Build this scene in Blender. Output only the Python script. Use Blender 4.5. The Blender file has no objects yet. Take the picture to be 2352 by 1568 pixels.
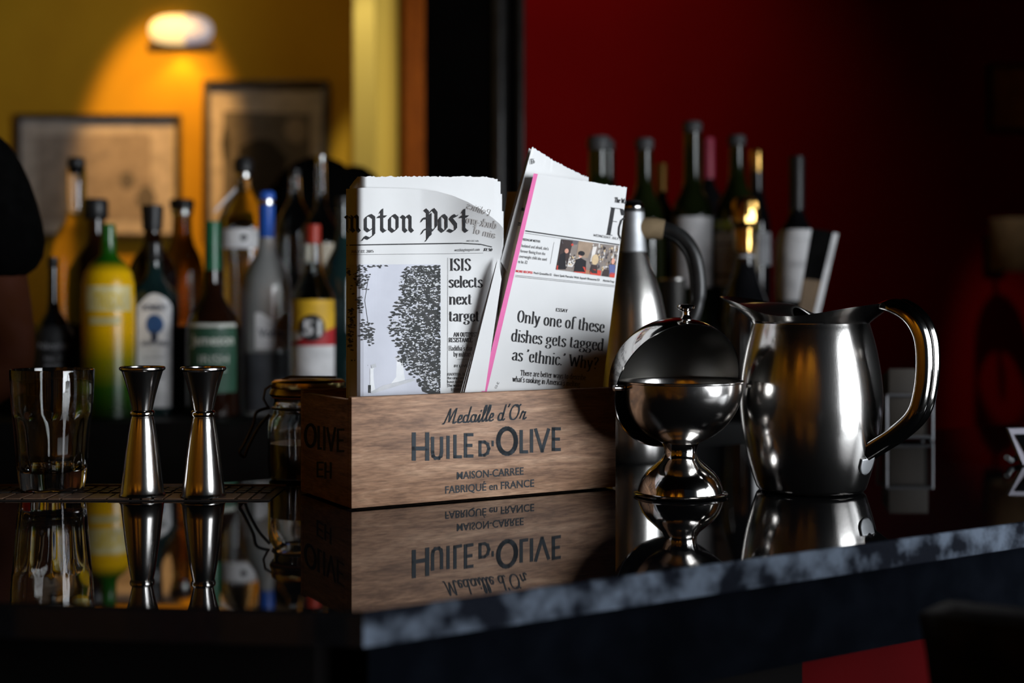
import bpy, bmesh, math, random
from mathutils import Vector, Matrix
random.seed(11)
PI = math.pi
sc = bpy.context.scene
COL = sc.collection

# ------------------------------------------------------------------ camera
FPX, CX, HY, EYE, TOP = 3000.0, 1176.0, 700.0, 1.24, 1.05   # focal length (px), centre column, horizon row, eye height, bar top height
cam_d = bpy.data.cameras.new('camera'); cam = bpy.data.objects.new('camera', cam_d); COL.objects.link(cam)
cam.location = (0, 0, EYE); cam.rotation_euler = (PI/2, 0, 0)
cam_d.sensor_width = 36; cam_d.lens = FPX/2352*36; cam_d.shift_y = -(784-HY)/2352
cam_d.clip_start = 0.02
cam_d.dof.use_dof = True; cam_d.dof.focus_distance = 1.275; cam_d.dof.aperture_fstop = 2.9
sc.camera = cam
sc.view_settings.view_transform = 'Standard'; sc.view_settings.look = 'None'
sc.view_settings.exposure = 0; sc.view_settings.gamma = 1; sc.view_settings.use_curve_mapping = False
sc.cycles.use_denoising = True
sc.cycles.caustics_reflective = False; sc.cycles.caustics_refractive = False
sc.cycles.max_bounces = 10; sc.cycles.transmission_bounces = 10; sc.cycles.glossy_bounces = 5
sc.cycles.sample_clamp_indirect = 4
# ------------------------------------------------------------------ light
w = bpy.data.worlds.new('world'); sc.world = w; w.use_nodes = True
w.node_tree.nodes['Background'].inputs[0].default_value = (0.5, 0.6, 0.8, 1)
w.node_tree.nodes['Background'].inputs[1].default_value = 0.01

def area(name, loc, target, sx, sy, power, col, spread=180):
    d = bpy.data.lights.new(name, 'AREA'); d.shape = 'RECTANGLE'; d.size = sx; d.size_y = sy
    d.energy = power; d.color = col; d.spread = math.radians(spread)
    o = bpy.data.objects.new(name, d); COL.objects.link(o); o.location = loc
    o.rotation_euler = (Vector(target)-Vector(loc)).to_track_quat('-Z', 'Y').to_euler()
    return o
def spot(name, loc, target, power, col, angle, blend=.5, rad=.03):
    d = bpy.data.lights.new(name, 'SPOT'); d.energy = power; d.color = col
    d.spot_size = math.radians(angle); d.spot_blend = blend; d.shadow_soft_size = rad
    o = bpy.data.objects.new(name, d); COL.objects.link(o); o.location = loc
    o.rotation_euler = (Vector(target)-Vector(loc)).to_track_quat('-Z', 'Y').to_euler()
    return o
# daylight through the street windows on the right, behind the camera
area('window_daylight', (2.23, -.19, 1.35), (.10, 1.30, 1.30), 1.35, 2.0, 18.5, (.90, .95, 1.0), 60)
area('window_daylight', (2.80, .85, 1.60), (0.2, .85, 1.25), .85, 1.3, 6, (.88, .94, 1.0), 60)
# added unseen spot brightening the near end of the red wall
spot('added_spot', (.05, 2.75, 3.05), (.22, 3.6, 1.95), 13, (1, .85, .7), 62, .9)
# added lamps standing in for daylight on the pale pilaster and passage
spot('added_spot', (-.45, 3.9, 3.05), (-.487, 4.3, 2.0), 95, (1, .93, .75), 15, .5)
area('added_passage_light', (.25, 4.4, 2.0), (-.45, 4.75, 1.9), .5, 1.2, 3.6, (1, .9, .65), 120)
# unseen warm spots added behind the camera for gold reflections in the steel
spot('added_spot', (-2.5, -.9, 2.9), (-3.15, -.9, 1.2), 24, (1, .62, .2), 95, .8)
spot('added_spot', (-2.5, .15, 2.9), (-3.15, .15, 1.2), 10, (1, .62, .2), 80, .8)
spot('added_spot', (-1.5, -1.0, 2.9), (-1.5, -1.6, 1.2), 62, (1, .62, .22), 80, .8)
spot('added_spot', (-.35, -1.0, 2.9), (-.35, -1.6, 1.2), 75, (1, .68, .30), 70, .8)

# ------------------------------------------------------------------ helpers
def P(px, py, D): return Vector(((px-CX)/FPX*D, D, EYE-(py-HY)/FPX*D))
def X(px, D): return (px-CX)/FPX*D
def Z(py, D): return EYE-(py-HY)/FPX*D
ROOTM = {}
def tag(o, label, cat, group=None):
    o['label'] = label; o['category'] = cat
    if group: o['group'] = group
    return o
def thing(name, label, cat, loc=(0, 0, 0), rz=0.0, group=None):
    o = bpy.data.objects.new(name, None); COL.objects.link(o)
    o.empty_display_size = .02; o.location = loc; o.rotation_euler = (0, 0, rz)
    ROOTM[o.name] = Matrix.Translation(Vector(loc)) @ Matrix.Rotation(rz, 4, 'Z')
    return tag(o, label, cat, group)
def root_m(p):
    while p.parent: p = p.parent
    return ROOTM.get(p.name, Matrix.Identity(4))
def link(name, me, mats, parent=None, world=False, smooth=40):
    if not isinstance(mats, (list, tuple)): mats = [mats]
    for m in mats: me.materials.append(m)
    if parent and world: me.transform(root_m(parent).inverted())
    if smooth:
        me.polygons.foreach_set('use_smooth', [True]*len(me.polygons))
        me.set_sharp_from_angle(angle=math.radians(smooth))
    o = bpy.data.objects.new(name, me); COL.objects.link(o)
    if parent: o.parent = parent
    return o
def obj(name, bm, mats, parent=None, world=False, smooth=40, normals=True):
    if normals: bmesh.ops.recalc_face_normals(bm, faces=bm.faces[:])
    me = bpy.data.meshes.new(name); bm.to_mesh(me); bm.free()
    return link(name, me, mats, parent, world, smooth)
def struct(o): o['kind'] = 'structure'; return o
def box(bm, x0, x1, y0, y1, z0, z1, bevel=0, mi=0, m=None):
    vs = [bm.verts.new((x, y, z)) for x in (x0, x1) for y in (y0, y1) for z in (z0, z1)]
    if m is not None:
        for v in vs: v.co = m @ v.co
    fs = []
    for q in ((0, 1, 3, 2), (4, 6, 7, 5), (0, 4, 5, 1), (2, 3, 7, 6), (0, 2, 6, 4), (1, 5, 7, 3)):
        f = bm.faces.new([vs[i] for i in q]); f.material_index = mi; fs.append(f)
    if bevel:
        es = list({e for f in fs for e in f.edges})
        bmesh.ops.bevel(bm, geom=es, offset=bevel, segments=2, affect='EDGES', profile=.5)
def lathe(bm, prof, n=48, mod=None, cap0=True, cap1=True, mi=0, c=(0, 0, 0)):
    """prof: [(r, z)] bottom to top; mod(theta, r, z, i) -> (r, z) reshapes a ring"""
    rings = []
    for i, (r, z) in enumerate(prof):
        if r < 1e-6 and mod is None:
            rings.append([bm.verts.new((c[0], c[1], c[2]+z))]); continue
        ring = []
        for k in range(n):
            t = 2*PI*k/n; rr, zz = (r, z) if mod is None else mod(t, r, z, i)
            ring.append(bm.verts.new((c[0]+rr*math.cos(t), c[1]+rr*math.sin(t), c[2]+zz)))
        rings.append(ring)
    for a, b in zip(rings, rings[1:]):
        for k in range(n):
            k2 = (k+1) % n
            if len(a) == 1 and len(b) == 1: continue
            if len(a) == 1: f = bm.faces.new((a[0], b[k], b[k2]))
            elif len(b) == 1: f = bm.faces.new((a[k], b[0], a[k2]))
            else: f = bm.faces.new((a[k], a[k2], b[k2], b[k]))
            f.material_index = mi
    if cap0 and len(rings[0]) > 1: bm.faces.new(rings[0][::-1]).material_index = mi
    if cap1 and len(rings[-1]) > 1: bm.faces.new(rings[-1]).material_index = mi
def smoothp(pts, k=6):
    """Catmull-Rom through pts (tuples of any length)"""
    out = []
    n = len(pts)
    for i in range(n-1):
        p0, p1, p2, p3 = pts[max(i-1, 0)], pts[i], pts[i+1], pts[min(i+2, n-1)]
        for s in range(k):
            t = s/k
            out.append(tuple(.5*(2*b+(c-a)*t+(2*a-5*b+4*c-d)*t*t+(3*b-a-3*c+d)*t**3) for a, b, c, d in zip(p0, p1, p2, p3)))
    out.append(tuple(pts[-1])); return out
def tube(bm, pts, rad, n=10, mi=0):
    pts = [Vector(p) for p in pts]
    rad = rad if isinstance(rad, (list, tuple)) else [rad]*len(pts)
    prev = None; rings = []
    for i, p in enumerate(pts):
        d = (pts[min(i+1, len(pts)-1)]-pts[max(i-1, 0)]).normalized()
        if prev is None:
            up = Vector((0, 0, 1)) if abs(d.z) < .9 else Vector((1, 0, 0))
            a = d.cross(up).normalized()
        else: a = (prev - d*prev.dot(d)).normalized()
        prev = a; b = d.cross(a)
        rings.append([bm.verts.new(p+rad[i]*(a*math.cos(2*PI*k/n)+b*math.sin(2*PI*k/n))) for k in range(n)])
    for a, b in zip(rings, rings[1:]):
        for k in range(n): bm.faces.new((a[k], a[(k+1) % n], b[(k+1) % n], b[k])).material_index = mi
    bm.faces.new(rings[0][::-1]).material_index = mi; bm.faces.new(rings[-1]).material_index = mi
def prism(bm, pts2, z0, z1, mi_top=0, mi_side=0):
    a = [bm.verts.new((x, y, z0)) for x, y in pts2]; b = [bm.verts.new((x, y, z1)) for x, y in pts2]
    bm.faces.new(a[::-1]).material_index = mi_side; bm.faces.new(b).material_index = mi_top
    for i in range(len(a)):
        j = (i+1) % len(a); bm.faces.new((a[i], a[j], b[j], b[i])).material_index = mi_side
def grid_slab(bm, fn, nu, nv, thick, mi=0):
    """fn(u, v) -> world point of the front face; the back face lies thick metres further along +y"""
    F = [[bm.verts.new(fn(i/nu, j/nv)) for i in range(nu+1)] for j in range(nv+1)]
    B = [[bm.verts.new(v.co+Vector((0, thick, 0))) for v in row] for row in F]
    q = lambda *a: setattr(bm.faces.new(a), 'material_index', mi)
    for j in range(nv):
        for i in range(nu):
            q(F[j][i], F[j+1][i], F[j+1][i+1], F[j][i+1]); q(B[j][i], B[j][i+1], B[j+1][i+1], B[j+1][i])
    for i in range(nu):
        q(F[0][i], F[0][i+1], B[0][i+1], B[0][i]); q(F[nv][i], B[nv][i], B[nv][i+1], F[nv][i+1])
    for j in range(nv):
        q(F[j][0], B[j][0], B[j+1][0], F[j+1][0]); q(F[j][nu], F[j+1][nu], B[j+1][nu], B[j][nu])

# ------------------------------------------------------------------ materials
def lin(r, g, b):
    f = lambda c: (c/255/12.92) if c <= 10 else ((c/255+.055)/1.055)**2.4
    return (f(r), f(g), f(b), 1)
def mat(name, col, rough=.5, metal=0, trans=0, ior=1.45, spec=.5, coat=0, emis=0, emcol=None, noise=None, bump=None, stretch=(1, 1, 1), aniso=0):
    m = bpy.data.materials.new(name); m.use_nodes = True; nt = m.node_tree; b = nt.nodes['Principled BSDF']
    if len(col) == 3: col = (*col, 1)
    I = b.inputs
    I['Base Color'].default_value = col; I['Roughness'].default_value = rough; I['Metallic'].default_value = metal
    I['Transmission Weight'].default_value = trans; I['IOR'].default_value = ior; I['Specular IOR Level'].default_value = spec
    I['Coat Weight'].default_value = coat; I['Coat Roughness'].default_value = .05; I['Anisotropic'].default_value = aniso
    if emis: I['Emission Color'].default_value = emcol or col; I['Emission Strength'].default_value = emis
    if noise or bump:
        tc = nt.nodes.new('ShaderNodeTexCoord'); mp = nt.nodes.new('ShaderNodeMapping'); mp.inputs['Scale'].default_value = stretch
        nt.links.new(tc.outputs['Object'], mp.inputs['Vector'])
    if noise:
        s, col2, lo, hi = noise
        n = nt.nodes.new('ShaderNodeTexNoise'); n.inputs['Scale'].default_value = s; n.inputs['Detail'].default_value = 6
        r = nt.nodes.new('ShaderNodeValToRGB'); r.color_ramp.elements[0].position = lo; r.color_ramp.elements[1].position = hi
        r.color_ramp.elements[0].color = col; r.color_ramp.elements[1].color = (*col2[:3], 1)
        nt.links.new(mp.outputs[0], n.inputs['Vector']); nt.links.new(n.outputs['Fac'], r.inputs[0]); nt.links.new(r.outputs[0], I['Base Color'])
    if bump:
        n2 = nt.nodes.new('ShaderNodeTexNoise'); n2.inputs['Scale'].default_value = bump[0]; n2.inputs['Detail'].default_value = 4
        bp = nt.nodes.new('ShaderNodeBump'); bp.inputs['Strength'].default_value = bump[1]; bp.inputs['Distance'].default_value = .002
        nt.links.new(mp.outputs[0], n2.inputs['Vector']); nt.links.new(n2.outputs['Fac'], bp.inputs['Height']); nt.links.new(bp.outputs[0], I['Normal'])
    return m
def wood_mat(name, c0, c1, c2, stretch, rough=.6):
    """grain: stretched noise, darker streaks, plus fine pores"""
    m = mat(name, c0, rough); nt = m.node_tree; b = nt.nodes['Principled BSDF']
    tc = nt.nodes.new('ShaderNodeTexCoord'); mp = nt.nodes.new('ShaderNodeMapping'); mp.inputs['Scale'].default_value = stretch
    nt.links.new(tc.outputs['Object'], mp.inputs['Vector'])
    n = nt.nodes.new('ShaderNodeTexNoise'); n.inputs['Scale'].default_value = 9; n.inputs['Detail'].default_value = 8; n.inputs['Roughness'].default_value = .65; n.inputs['Distortion'].default_value = .6
    r = nt.nodes.new('ShaderNodeValToRGB'); e = r.color_ramp.elements
    e[0].position = .3; e[0].color = c0; e[1].position = .72; e[1].color = c2
    k = r.color_ramp.elements.new(.5); k.color = c1
    n3 = nt.nodes.new('ShaderNodeTexNoise'); n3.inputs['Scale'].default_value = 60; n3.inputs['Detail'].default_value = 3
    mx = nt.nodes.new('ShaderNodeMix'); mx.data_type = 'RGBA'; mx.blend_type = 'MULTIPLY'; mx.inputs[0].default_value = .55
    r3 = nt.nodes.new('ShaderNodeValToRGB'); r3.color_ramp.elements[0].position = .35; r3.color_ramp.elements[1].position = .6
    r3.color_ramp.elements[0].color = (.35, .33, .32, 1)
    L = nt.links.new
    L(mp.outputs[0], n.inputs['Vector']); L(mp.outputs[0], n3.inputs['Vector']); L(n.outputs['Fac'], r.inputs[0]); L(n3.outputs['Fac'], r3.inputs[0])
    L(r.outputs[0], mx.inputs[6]); L(r3.outputs[0], mx.inputs[7]); L(mx.outputs[2], b.inputs['Base Color'])
    bp = nt.nodes.new('ShaderNodeBump'); bp.inputs['Strength'].default_value = .25; bp.inputs['Distance'].default_value = .001
    L(n3.outputs['Fac'], bp.inputs['Height']); L(bp.outputs[0], b.inputs['Normal'])
    return m
def zramp_mat(name, stops, z0, z1, rough=.2, trans=0, spec=.5):
    """paint whose own colour runs up the bottle (object z from z0 to z1)"""
    m = mat(name, stops[0][1], rough, trans=trans, spec=spec); nt = m.node_tree; b = nt.nodes['Principled BSDF']
    tc = nt.nodes.new('ShaderNodeTexCoord'); sp = nt.nodes.new('ShaderNodeSeparateXYZ'); mr = nt.nodes.new('ShaderNodeMapRange')
    mr.inputs[1].default_value = z0; mr.inputs[2].default_value = z1
    r = nt.nodes.new('ShaderNodeValToRGB'); e = r.color_ramp.elements
    e[0].position, e[0].color = stops[0]; e[1].position, e[1].color = stops[-1]
    for s in stops[1:-1]: k = e.new(s[0]); k.color = s[1]
    L = nt.links.new
    L(tc.outputs['Object'], sp.inputs[0]); L(sp.outputs[2], mr.inputs[0]); L(mr.outputs[0], r.inputs[0]); L(r.outputs[0], b.inputs['Base Color'])
    return m
M = {}
M['yellow'] = mat('yellow_plaster', (.52, .30, .020), .8, spec=.1, noise=(3, (.42, .23, .016), .35, .7), bump=(25, .1))
M['pale'] = mat('pale_yellow_paint', (.66, .50, .11), .6, noise=(2, (.58, .42, .08), .3, .7))
M['red'] = mat('red_paint', (.30, .002, .002), .85, spec=.08, noise=(2, (.24, .0015, .0015), .3, .7))
M['black'] = mat('black_lacquer', (.004, .004, .004), .5, spec=.15, noise=(20, (.006, .006, .006), .4, .6))
M['blackgloss'] = mat('black_gloss_paint', (.02, .02, .021), .28, coat=.3, noise=(20, (.03, .03, .03), .4, .6))
M['dark'] = mat('dark_paint', (.002, .0018, .0018), .8, spec=.02, noise=(6, (.003, .0026, .0026), .4, .6))
M['floor'] = wood_mat('dark_floorboards', (.02, .011, .007, 1), (.03, .017, .01, 1), (.045, .025, .014, 1), (1, 8, 1), .4)
M['casing'] = wood_mat('orange_brown_timber', lin(120, 58, 8), lin(150, 76, 12), lin(175, 95, 22), (6, 6, .6), .5)
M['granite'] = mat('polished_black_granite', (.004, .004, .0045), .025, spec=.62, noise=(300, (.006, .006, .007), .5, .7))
M['granite_edge'] = mat('honed_granite_edge', (.004, .005, .008), .7, spec=.02, noise=(34, (.075, .092, .120), .44, .64), bump=(150, .4))
M['steel'] = mat('brushed_steel', (.56, .54, .52), .17, metal=1, noise=(14, (.50, .48, .46), .35, .7), bump=(900, .02), stretch=(1, 1, .08), aniso=.3)
M['steel_s'] = mat('satin_steel', (.54, .52, .49), .27, metal=1, noise=(14, (.54, .52, .5), .35, .7))
M['steel_p'] = mat('polished_steel', (.62, .60, .58), .10, metal=1, noise=(30, (.54, .52, .5), .4, .7), bump=(60, .02))
M['steel_in'] = mat('dull_steel_inside', (.30, .29, .27), .28, metal=1, noise=(30, (.25, .24, .22), .4, .7))
M['wood'] = wood_mat('weathered_crate_wood', lin(104, 74, 56), lin(158, 120, 93), lin(202, 164, 134), (1.2, 1.2, 9))
M['wood_in'] = wood_mat('raw_crate_inside', lin(70, 45, 30), lin(96, 66, 44), lin(120, 84, 58), (1.2, 1.2, 9))
M['ink'] = mat('black_ink', (.018, .018, .02), .9, noise=(200, (.03, .03, .032), .4, .7))
M['stencil'] = mat('faded_stencil_ink', (.026, .034, .042), .8, noise=(220, (.055, .05, .045), .56, .8))
M['grey'] = mat('grey_ink', (.42, .42, .43), .9, noise=(200, (.5, .5, .5), .4, .7))
M['ghost'] = mat('show_through_ink', (.40, .385, .375), .9, noise=(120, (.46, .44, .43), .4, .7))
M['redink'] = mat('red_ink', (.55, .03, .04), .9, noise=(200, (.62, .08, .08), .4, .7))
M['paper'] = mat('newsprint', (.60, .60, .60), .9, spec=.2, noise=(12, (.56, .56, .56), .35, .7), bump=(40, .12))
M['paper_b'] = mat('newsprint_shaded', (.42, .32, .24), .9, noise=(12, (.38, .29, .21), .35, .7))  # newsprint with the warm shade put into its colour
M['photo_bg'] = mat('halftone_sky', (.50, .51, .57), .9, noise=(60, (.475, .485, .545), .4, .7))
M['pink'] = mat('pink_print', (.62, .14, .33), .9, noise=(60, (.58, .12, .30), .4, .7))
M['glass'] = mat('clear_glass', (.96, .97, .96), .01, trans=1, ior=1.5)
M['glass_t'] = mat('thin_clear_glass', (.85, .9, .88), .02, trans=1, ior=1.2)
M['rubber'] = mat('warm_lit_rubber', (.17, .10, .065), .45, noise=(30, (.10, .06, .04), .4, .6))  # warm light on the black rubber is painted as this brown
M['rubber_k'] = mat('black_rubber', (.012, .011, .011), .5, noise=(30, (.02, .018, .018), .4, .6))
M['plastic'] = mat('black_plastic', (.006, .006, .006), .34, spec=.3, noise=(30, (.014, .014, .014), .4, .6))
M['tape'] = mat('tan_paper_tape', (.20, .14, .075), .8, noise=(40, (.15, .105, .055), .4, .7), bump=(80, .4))
M['collar'] = mat('satin_grey_steel', (.26, .265, .275), .55, metal=1, noise=(30, (.36, .37, .38), .4, .7))
M['brass'] = mat('gilded_lid_metal', (.55, .40, .16), .25, metal=1, noise=(30, (.45, .33, .14), .4, .7))
M['wire'] = mat('dark_wire', (.06, .055, .05), .35, metal=1, noise=(30, (.09, .08, .07), .4, .7))
M['shirt'] = mat('black_cotton', (.0015, .0015, .0015), .95, spec=.02, noise=(60, (.0025, .0025, .0025), .4, .7))
M['skin'] = mat('brown_skin', (.05, .015, .006), .7, spec=.03, noise=(30, (.06, .02, .012), .4, .7))
M['hair'] = mat('black_hair', (.006, .005, .005), .5, noise=(90, (.012, .01, .01), .4, .7))
M['denim'] = mat('dark_denim', (.012, .014, .02), .9, noise=(90, (.02, .022, .03), .4, .7))

# ------------------------------------------------------------------ lettering
def parse(s):
    adv, st = s.split('|'); out = []
    for q in st.split(';'):
        t = q.split(); k = t[0]; v = [float(a) for a in t[1:]]
        if k == 'E':
            cx, cy, rx, ry = v
            out.append([(cx+rx*math.cos(a*PI/14), cy+ry*math.sin(a*PI/14)) for a in range(29)])
        else:
            pts = list(zip(v[0::2], v[1::2])); out.append(smoothp(pts, 5) if k == 'C' else pts)
    return float(adv), out
DG = {k: parse(v) for k, v in {
 'a': '32|C 8 38 11 47 18 50 23 44 24 36;L 24 38 24 6 27 1 31 4;C 24 29 14 25 7 19 6 10 12 1 20 4 24 11',
 'b': '34|L 1 75 7 75 7 2;C 7 38 15 49 24 45 28 25 24 4 15 0 7 8', 'c': '28|C 24 38 21 48 15 50 8 42 6 25 9 7 16 0 23 5 26 13',
 'd': '35|L 20 75 27 75 27 3 32 0;C 27 40 20 50 11 47 6 25 11 3 19 0 27 10', 'e': '29|L 7 27 24 27;C 24 27 23 44 16 50 9 44 6 25 10 6 17 0 23 4 26 12',
 'f': '20|C 22 68 18 75 11 70 9 58;L 9 60 9 0;L 2 49 18 49;L 3 0 15 0', 'g': '32|E 15 34 9.5 15;C 15 19 8 13 10 7 22 5 28 -5 22 -18 10 -19 4 -10 9 -1;L 23 46 31 50',
 'h': '35|L 1 75 7 75 7 0;C 7 38 15 48 23 47 27 36;L 27 38 27 0;L 2 0 12 0;L 22 0 32 0', 'i': '15|L 2 49 8 49 8 0;L 2 0 14 0;L 8 65 8 71',
 'k': '33|L 1 75 7 75 7 0;L 7 20 25 49;L 13 29 28 0;L 2 0 12 0;L 23 0 32 0;L 20 49 30 49', 'l': '15|L 2 75 8 75 8 0;L 2 0 14 0',
 'm': '51|L 1 49 7 49 7 0;C 7 38 14 48 20 47 24 36;L 24 38 24 0;C 24 38 31 48 38 47 42 36;L 42 38 42 0;L 2 0 12 0;L 19 0 29 0;L 37 0 47 0',
 'n': '35|L 1 49 7 49 7 0;C 7 38 15 48 23 47 27 36;L 27 38 27 0;L 2 0 12 0;L 22 0 32 0', 'o': '32|E 16 25 10.5 25',
 'p': '34|L 1 49 7 49 7 -22;C 7 38 15 49 24 45 28 25 24 4 15 0 7 8;L 1 -22 13 -22', 'q': '34|L 27 49 27 -22;C 27 38 19 49 10 45 6 25 10 4 19 0 27 8',
 'r': '24|L 1 49 7 49 7 0;C 7 36 12 47 18 50 22 45;L 2 0 13 0', 's': '26|C 22 40 18 49 10 49 6 40 9 31 18 23 22 12 17 1 9 0 4 10',
 't': '21|L 9 64 9 7 13 1 19 5;L 2 49 18 49', 'u': '35|L 1 49 7 49 7 12;C 7 14 11 2 19 2 27 12;L 20 49 27 49 27 3 32 0', 'v': '30|L 5 49 15 2 26 49',
 'w': '46|L 5 49 14 1 22 47 31 1 40 49;L 0 49 11 49;L 34 49 45 49', 'x': '32|L 5 49 26 0;L 26 49 5 0;L 0 49 11 49;L 20 0 31 0',
 'y': '32|L 5 49 16 2;L 27 49 14 -12 8 -20 3 -16;L 0 49 11 49;L 22 49 32 49',
 'A': '44|L 5 0 21 72 37 0;L 11 25 32 25;L 0 0 11 0;L 31 0 43 0', 'B': '38|L 8 72 8 0;C 8 72 26 70 27 52 8 39;C 8 39 30 36 31 12 8 0',
 'C': '38|C 32 56 26 72 14 68 7 36 14 4 26 0 33 16', 'D': '42|L 8 72 8 0;C 8 72 30 68 35 36 30 4 8 0', 'E': '36|L 7 72 7 0;L 2 72 30 72 30 58;L 2 0 31 0 31 16;L 7 37 22 37',
 'F': '34|L 8 72 8 0;L 2 72 30 72;L 28 72 33 56;L 8 37 22 37;L 2 0 17 0', 'G': '42|C 33 56 26 72 14 68 7 36 14 4 26 0 34 12;L 34 12 34 32',
 'H': '42|L 8 72 8 0;L 33 72 33 0;L 8 37 33 37;L 2 0 14 0;L 27 0 39 0;L 2 72 14 72;L 27 72 39 72', 'I': '19|L 9.5 72 9.5 0;L 2 72 17 72;L 2 0 17 0',
 'J': '28|L 18 72 18 14 10 0 4 6', 'K': '40|L 8 72 8 0;L 8 30 32 72;L 16 42 34 0', 'L': '34|L 8 72 8 0 30 0 30 16', 'M': '54|L 7 0 9 72 26 6 44 72 46 0', 'N': '42|L 7 0 7 72 34 0 34 72',
 'O': '40|E 20 36 14 36', 'P': '36|L 8 72 8 0;C 8 72 24 71 30 55 24 38 8 36;L 2 0 15 0', 'Q': '40|E 20 36 14 36;L 20 16 36 -8', 'R': '40|L 8 72 8 0;C 8 72 24 71 30 55 24 38 8 36;L 18 36 34 0;L 2 0 15 0',
 'S': '34|C 28 58 22 71 13 71 7 58 12 44 23 32 28 17 21 1 11 1 5 15', 'T': '38|L 19 72 19 0;L 4 58 4 72 34 72 34 58;L 12 0 26 0', 'U': '42|L 8 72 8 16;C 8 18 14 0 26 0 33 18;L 33 16 33 72',
 'V': '40|L 5 72 20 0 35 72', 'W': '60|L 6 72 19 2 30 60 42 2 54 72;L 0 72 13 72;L 47 72 60 72', 'Y': '40|L 5 72 20 34 35 72;L 20 34 20 0;L 13 0 27 0',
 "'": '13|L 7 76 8 69 4 61', '.': '14|L 6 1 6 8', ',': '14|L 7 6 7 0 3 -9', '?': '30|C 6 58 11 71 21 69 24 55 15 38 13 22;L 13 1 13 8', '-': '24|L 4 25 20 25',
 ' ': '17|L 0 0 0 0', '$': '30|C 24 54 14 66 6 52 22 20 14 4 4 14;L 14 74 14 -4', '1': '22|L 4 60 11 72 11 0', '2': '30|C 5 54 14 72 25 56 4 0;L 4 0 27 0', '3': '28|C 5 64 20 72 14 40;C 14 40 30 20 14 0 4 8',
 '5': '28|L 22 72 8 72 7 42;C 7 42 24 46 24 10 4 4', '0': '32|E 15 36 10 35', '6': '30|C 24 66 8 60 6 20 15 0 24 20 14 40 6 24', '!': '14|L 6 72 6 20;L 6 1 6 8'}.items()}
SCR = {k: parse(v) for k, v in {
 'M': '64|C 0 2 8 6 22 68;L 22 68 28 8;C 28 8 40 50 50 68;L 50 68 47 12;C 47 12 50 0 62 8', 'e': '24|C 2 14 17 20 16 33 9 35 4 18 9 1 24 8',
 'd': '34|E 13 18 10 17;L 26 72 23 30;C 24 36 22 8 27 1 34 8', 'a': '32|E 13 18 10 17;C 24 34 22 8 26 1 33 8', 'i': '17|C 0 8 8 34;L 8 34 7 6;C 7 6 10 -1 17 8;L 10 47 11 53',
 'l': '17|C 0 8 13 44 14 70 8 71 6 40 8 2 17 8', "'": '14|L 9 74 5 60', 'O': '52|E 24 35 19 34;C 22 68 36 60 46 70', 'r': '30|C 2 4 8 38;L 8 38 14 30 22 34;C 22 34 18 8 22 0 31 9', ' ': '16|L 0 0 0 0'}.items()}
class Print:
    """flat ink collected as polygons given in picture pixels and laid on a surface surf(px, py) -> world point"""
    def __init__(s, surf): s.surf = surf; s.v = []; s.f = []; s.mi = []
    def poly(s, pts, mi=0):
        b = len(s.v); s.v += [s.surf(x, y) for x, y in pts]; s.f.append(tuple(range(b, b+len(pts)))); s.mi.append(mi)
    def nib(s, pts, w, ang, hair, mi=0, seg=4.0):
        nx, ny = .5*w*math.cos(ang), .5*w*math.sin(ang); mx, my = .5*hair*-math.sin(ang), .5*hair*math.cos(ang)
        for (x0, y0), (x1, y1) in zip(pts, pts[1:]):
            k = max(1, int(math.hypot(x1-x0, y1-y0)/seg))
            for i in range(k):
                a, b = (x0+(x1-x0)*i/k, y0+(y1-y0)*i/k), (x0+(x1-x0)*(i+1)/k, y0+(y1-y0)*(i+1)/k)
                for ux, uy in ((nx, ny), (mx, my)):
                    c = (b[0]-a[0])*uy-(b[1]-a[1])*ux
                    if abs(c) < 1e-4: continue
                    s.poly([(a[0]-ux, a[1]-uy), (b[0]-ux, b[1]-uy), (b[0]+ux, b[1]+uy), (a[0]+ux, a[1]+uy)], mi)
    def line(s, a, b, t, mi=0):
        dx, dy = b[0]-a[0], b[1]-a[1]; l = math.hypot(dx, dy); k = max(1, int(l/8)); nx, ny = -dy/l*t/2, dx/l*t/2
        for i in range(k):
            p, q = (a[0]+dx*i/k, a[1]+dy*i/k), (a[0]+dx*(i+1)/k, a[1]+dy*(i+1)/k)
            s.poly([(p[0]-nx, p[1]-ny), (q[0]-nx, q[1]-ny), (q[0]+nx, q[1]+ny), (p[0]+nx, p[1]+ny)], mi)
    def text(s, t, p0, p1, cap, w, hair=None, font=DG, ang=0.0, slant=0.0, mi=0, up=None, mirror=False):
        tot = sum(font[c][0] for c in t if c in font); dx, dy = p1[0]-p0[0], p1[1]-p0[1]
        l = math.hypot(dx, dy); ba = math.atan2(dy, dx)
        if up is None: up = (dy/l, -dx/l)
        k = cap/72.0; x = 0
        for c in t:
            if c not in font: continue
            adv, st = font[c]
            for q in st:
                pts = []
                for gx, gy in q:
                    g = (x+gx+slant*gy)/tot
                    if mirror: g = 1-g
                    pts.append((p0[0]+dx*g+up[0]*gy*k, p0[1]+dy*g+up[1]*gy*k))
                s.nib(pts, w, ba+ang, hair if hair is not None else max(.35, w*.25), mi, seg=3.0)
            x += adv
    def build(s, name, mats, parent):
        me = bpy.data.meshes.new(name); me.from_pydata(s.v, [], s.f)
        me.polygons.foreach_set('material_index', s.mi)
        return link(name, me, mats, parent, True, 0)
_bf = {}
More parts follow.
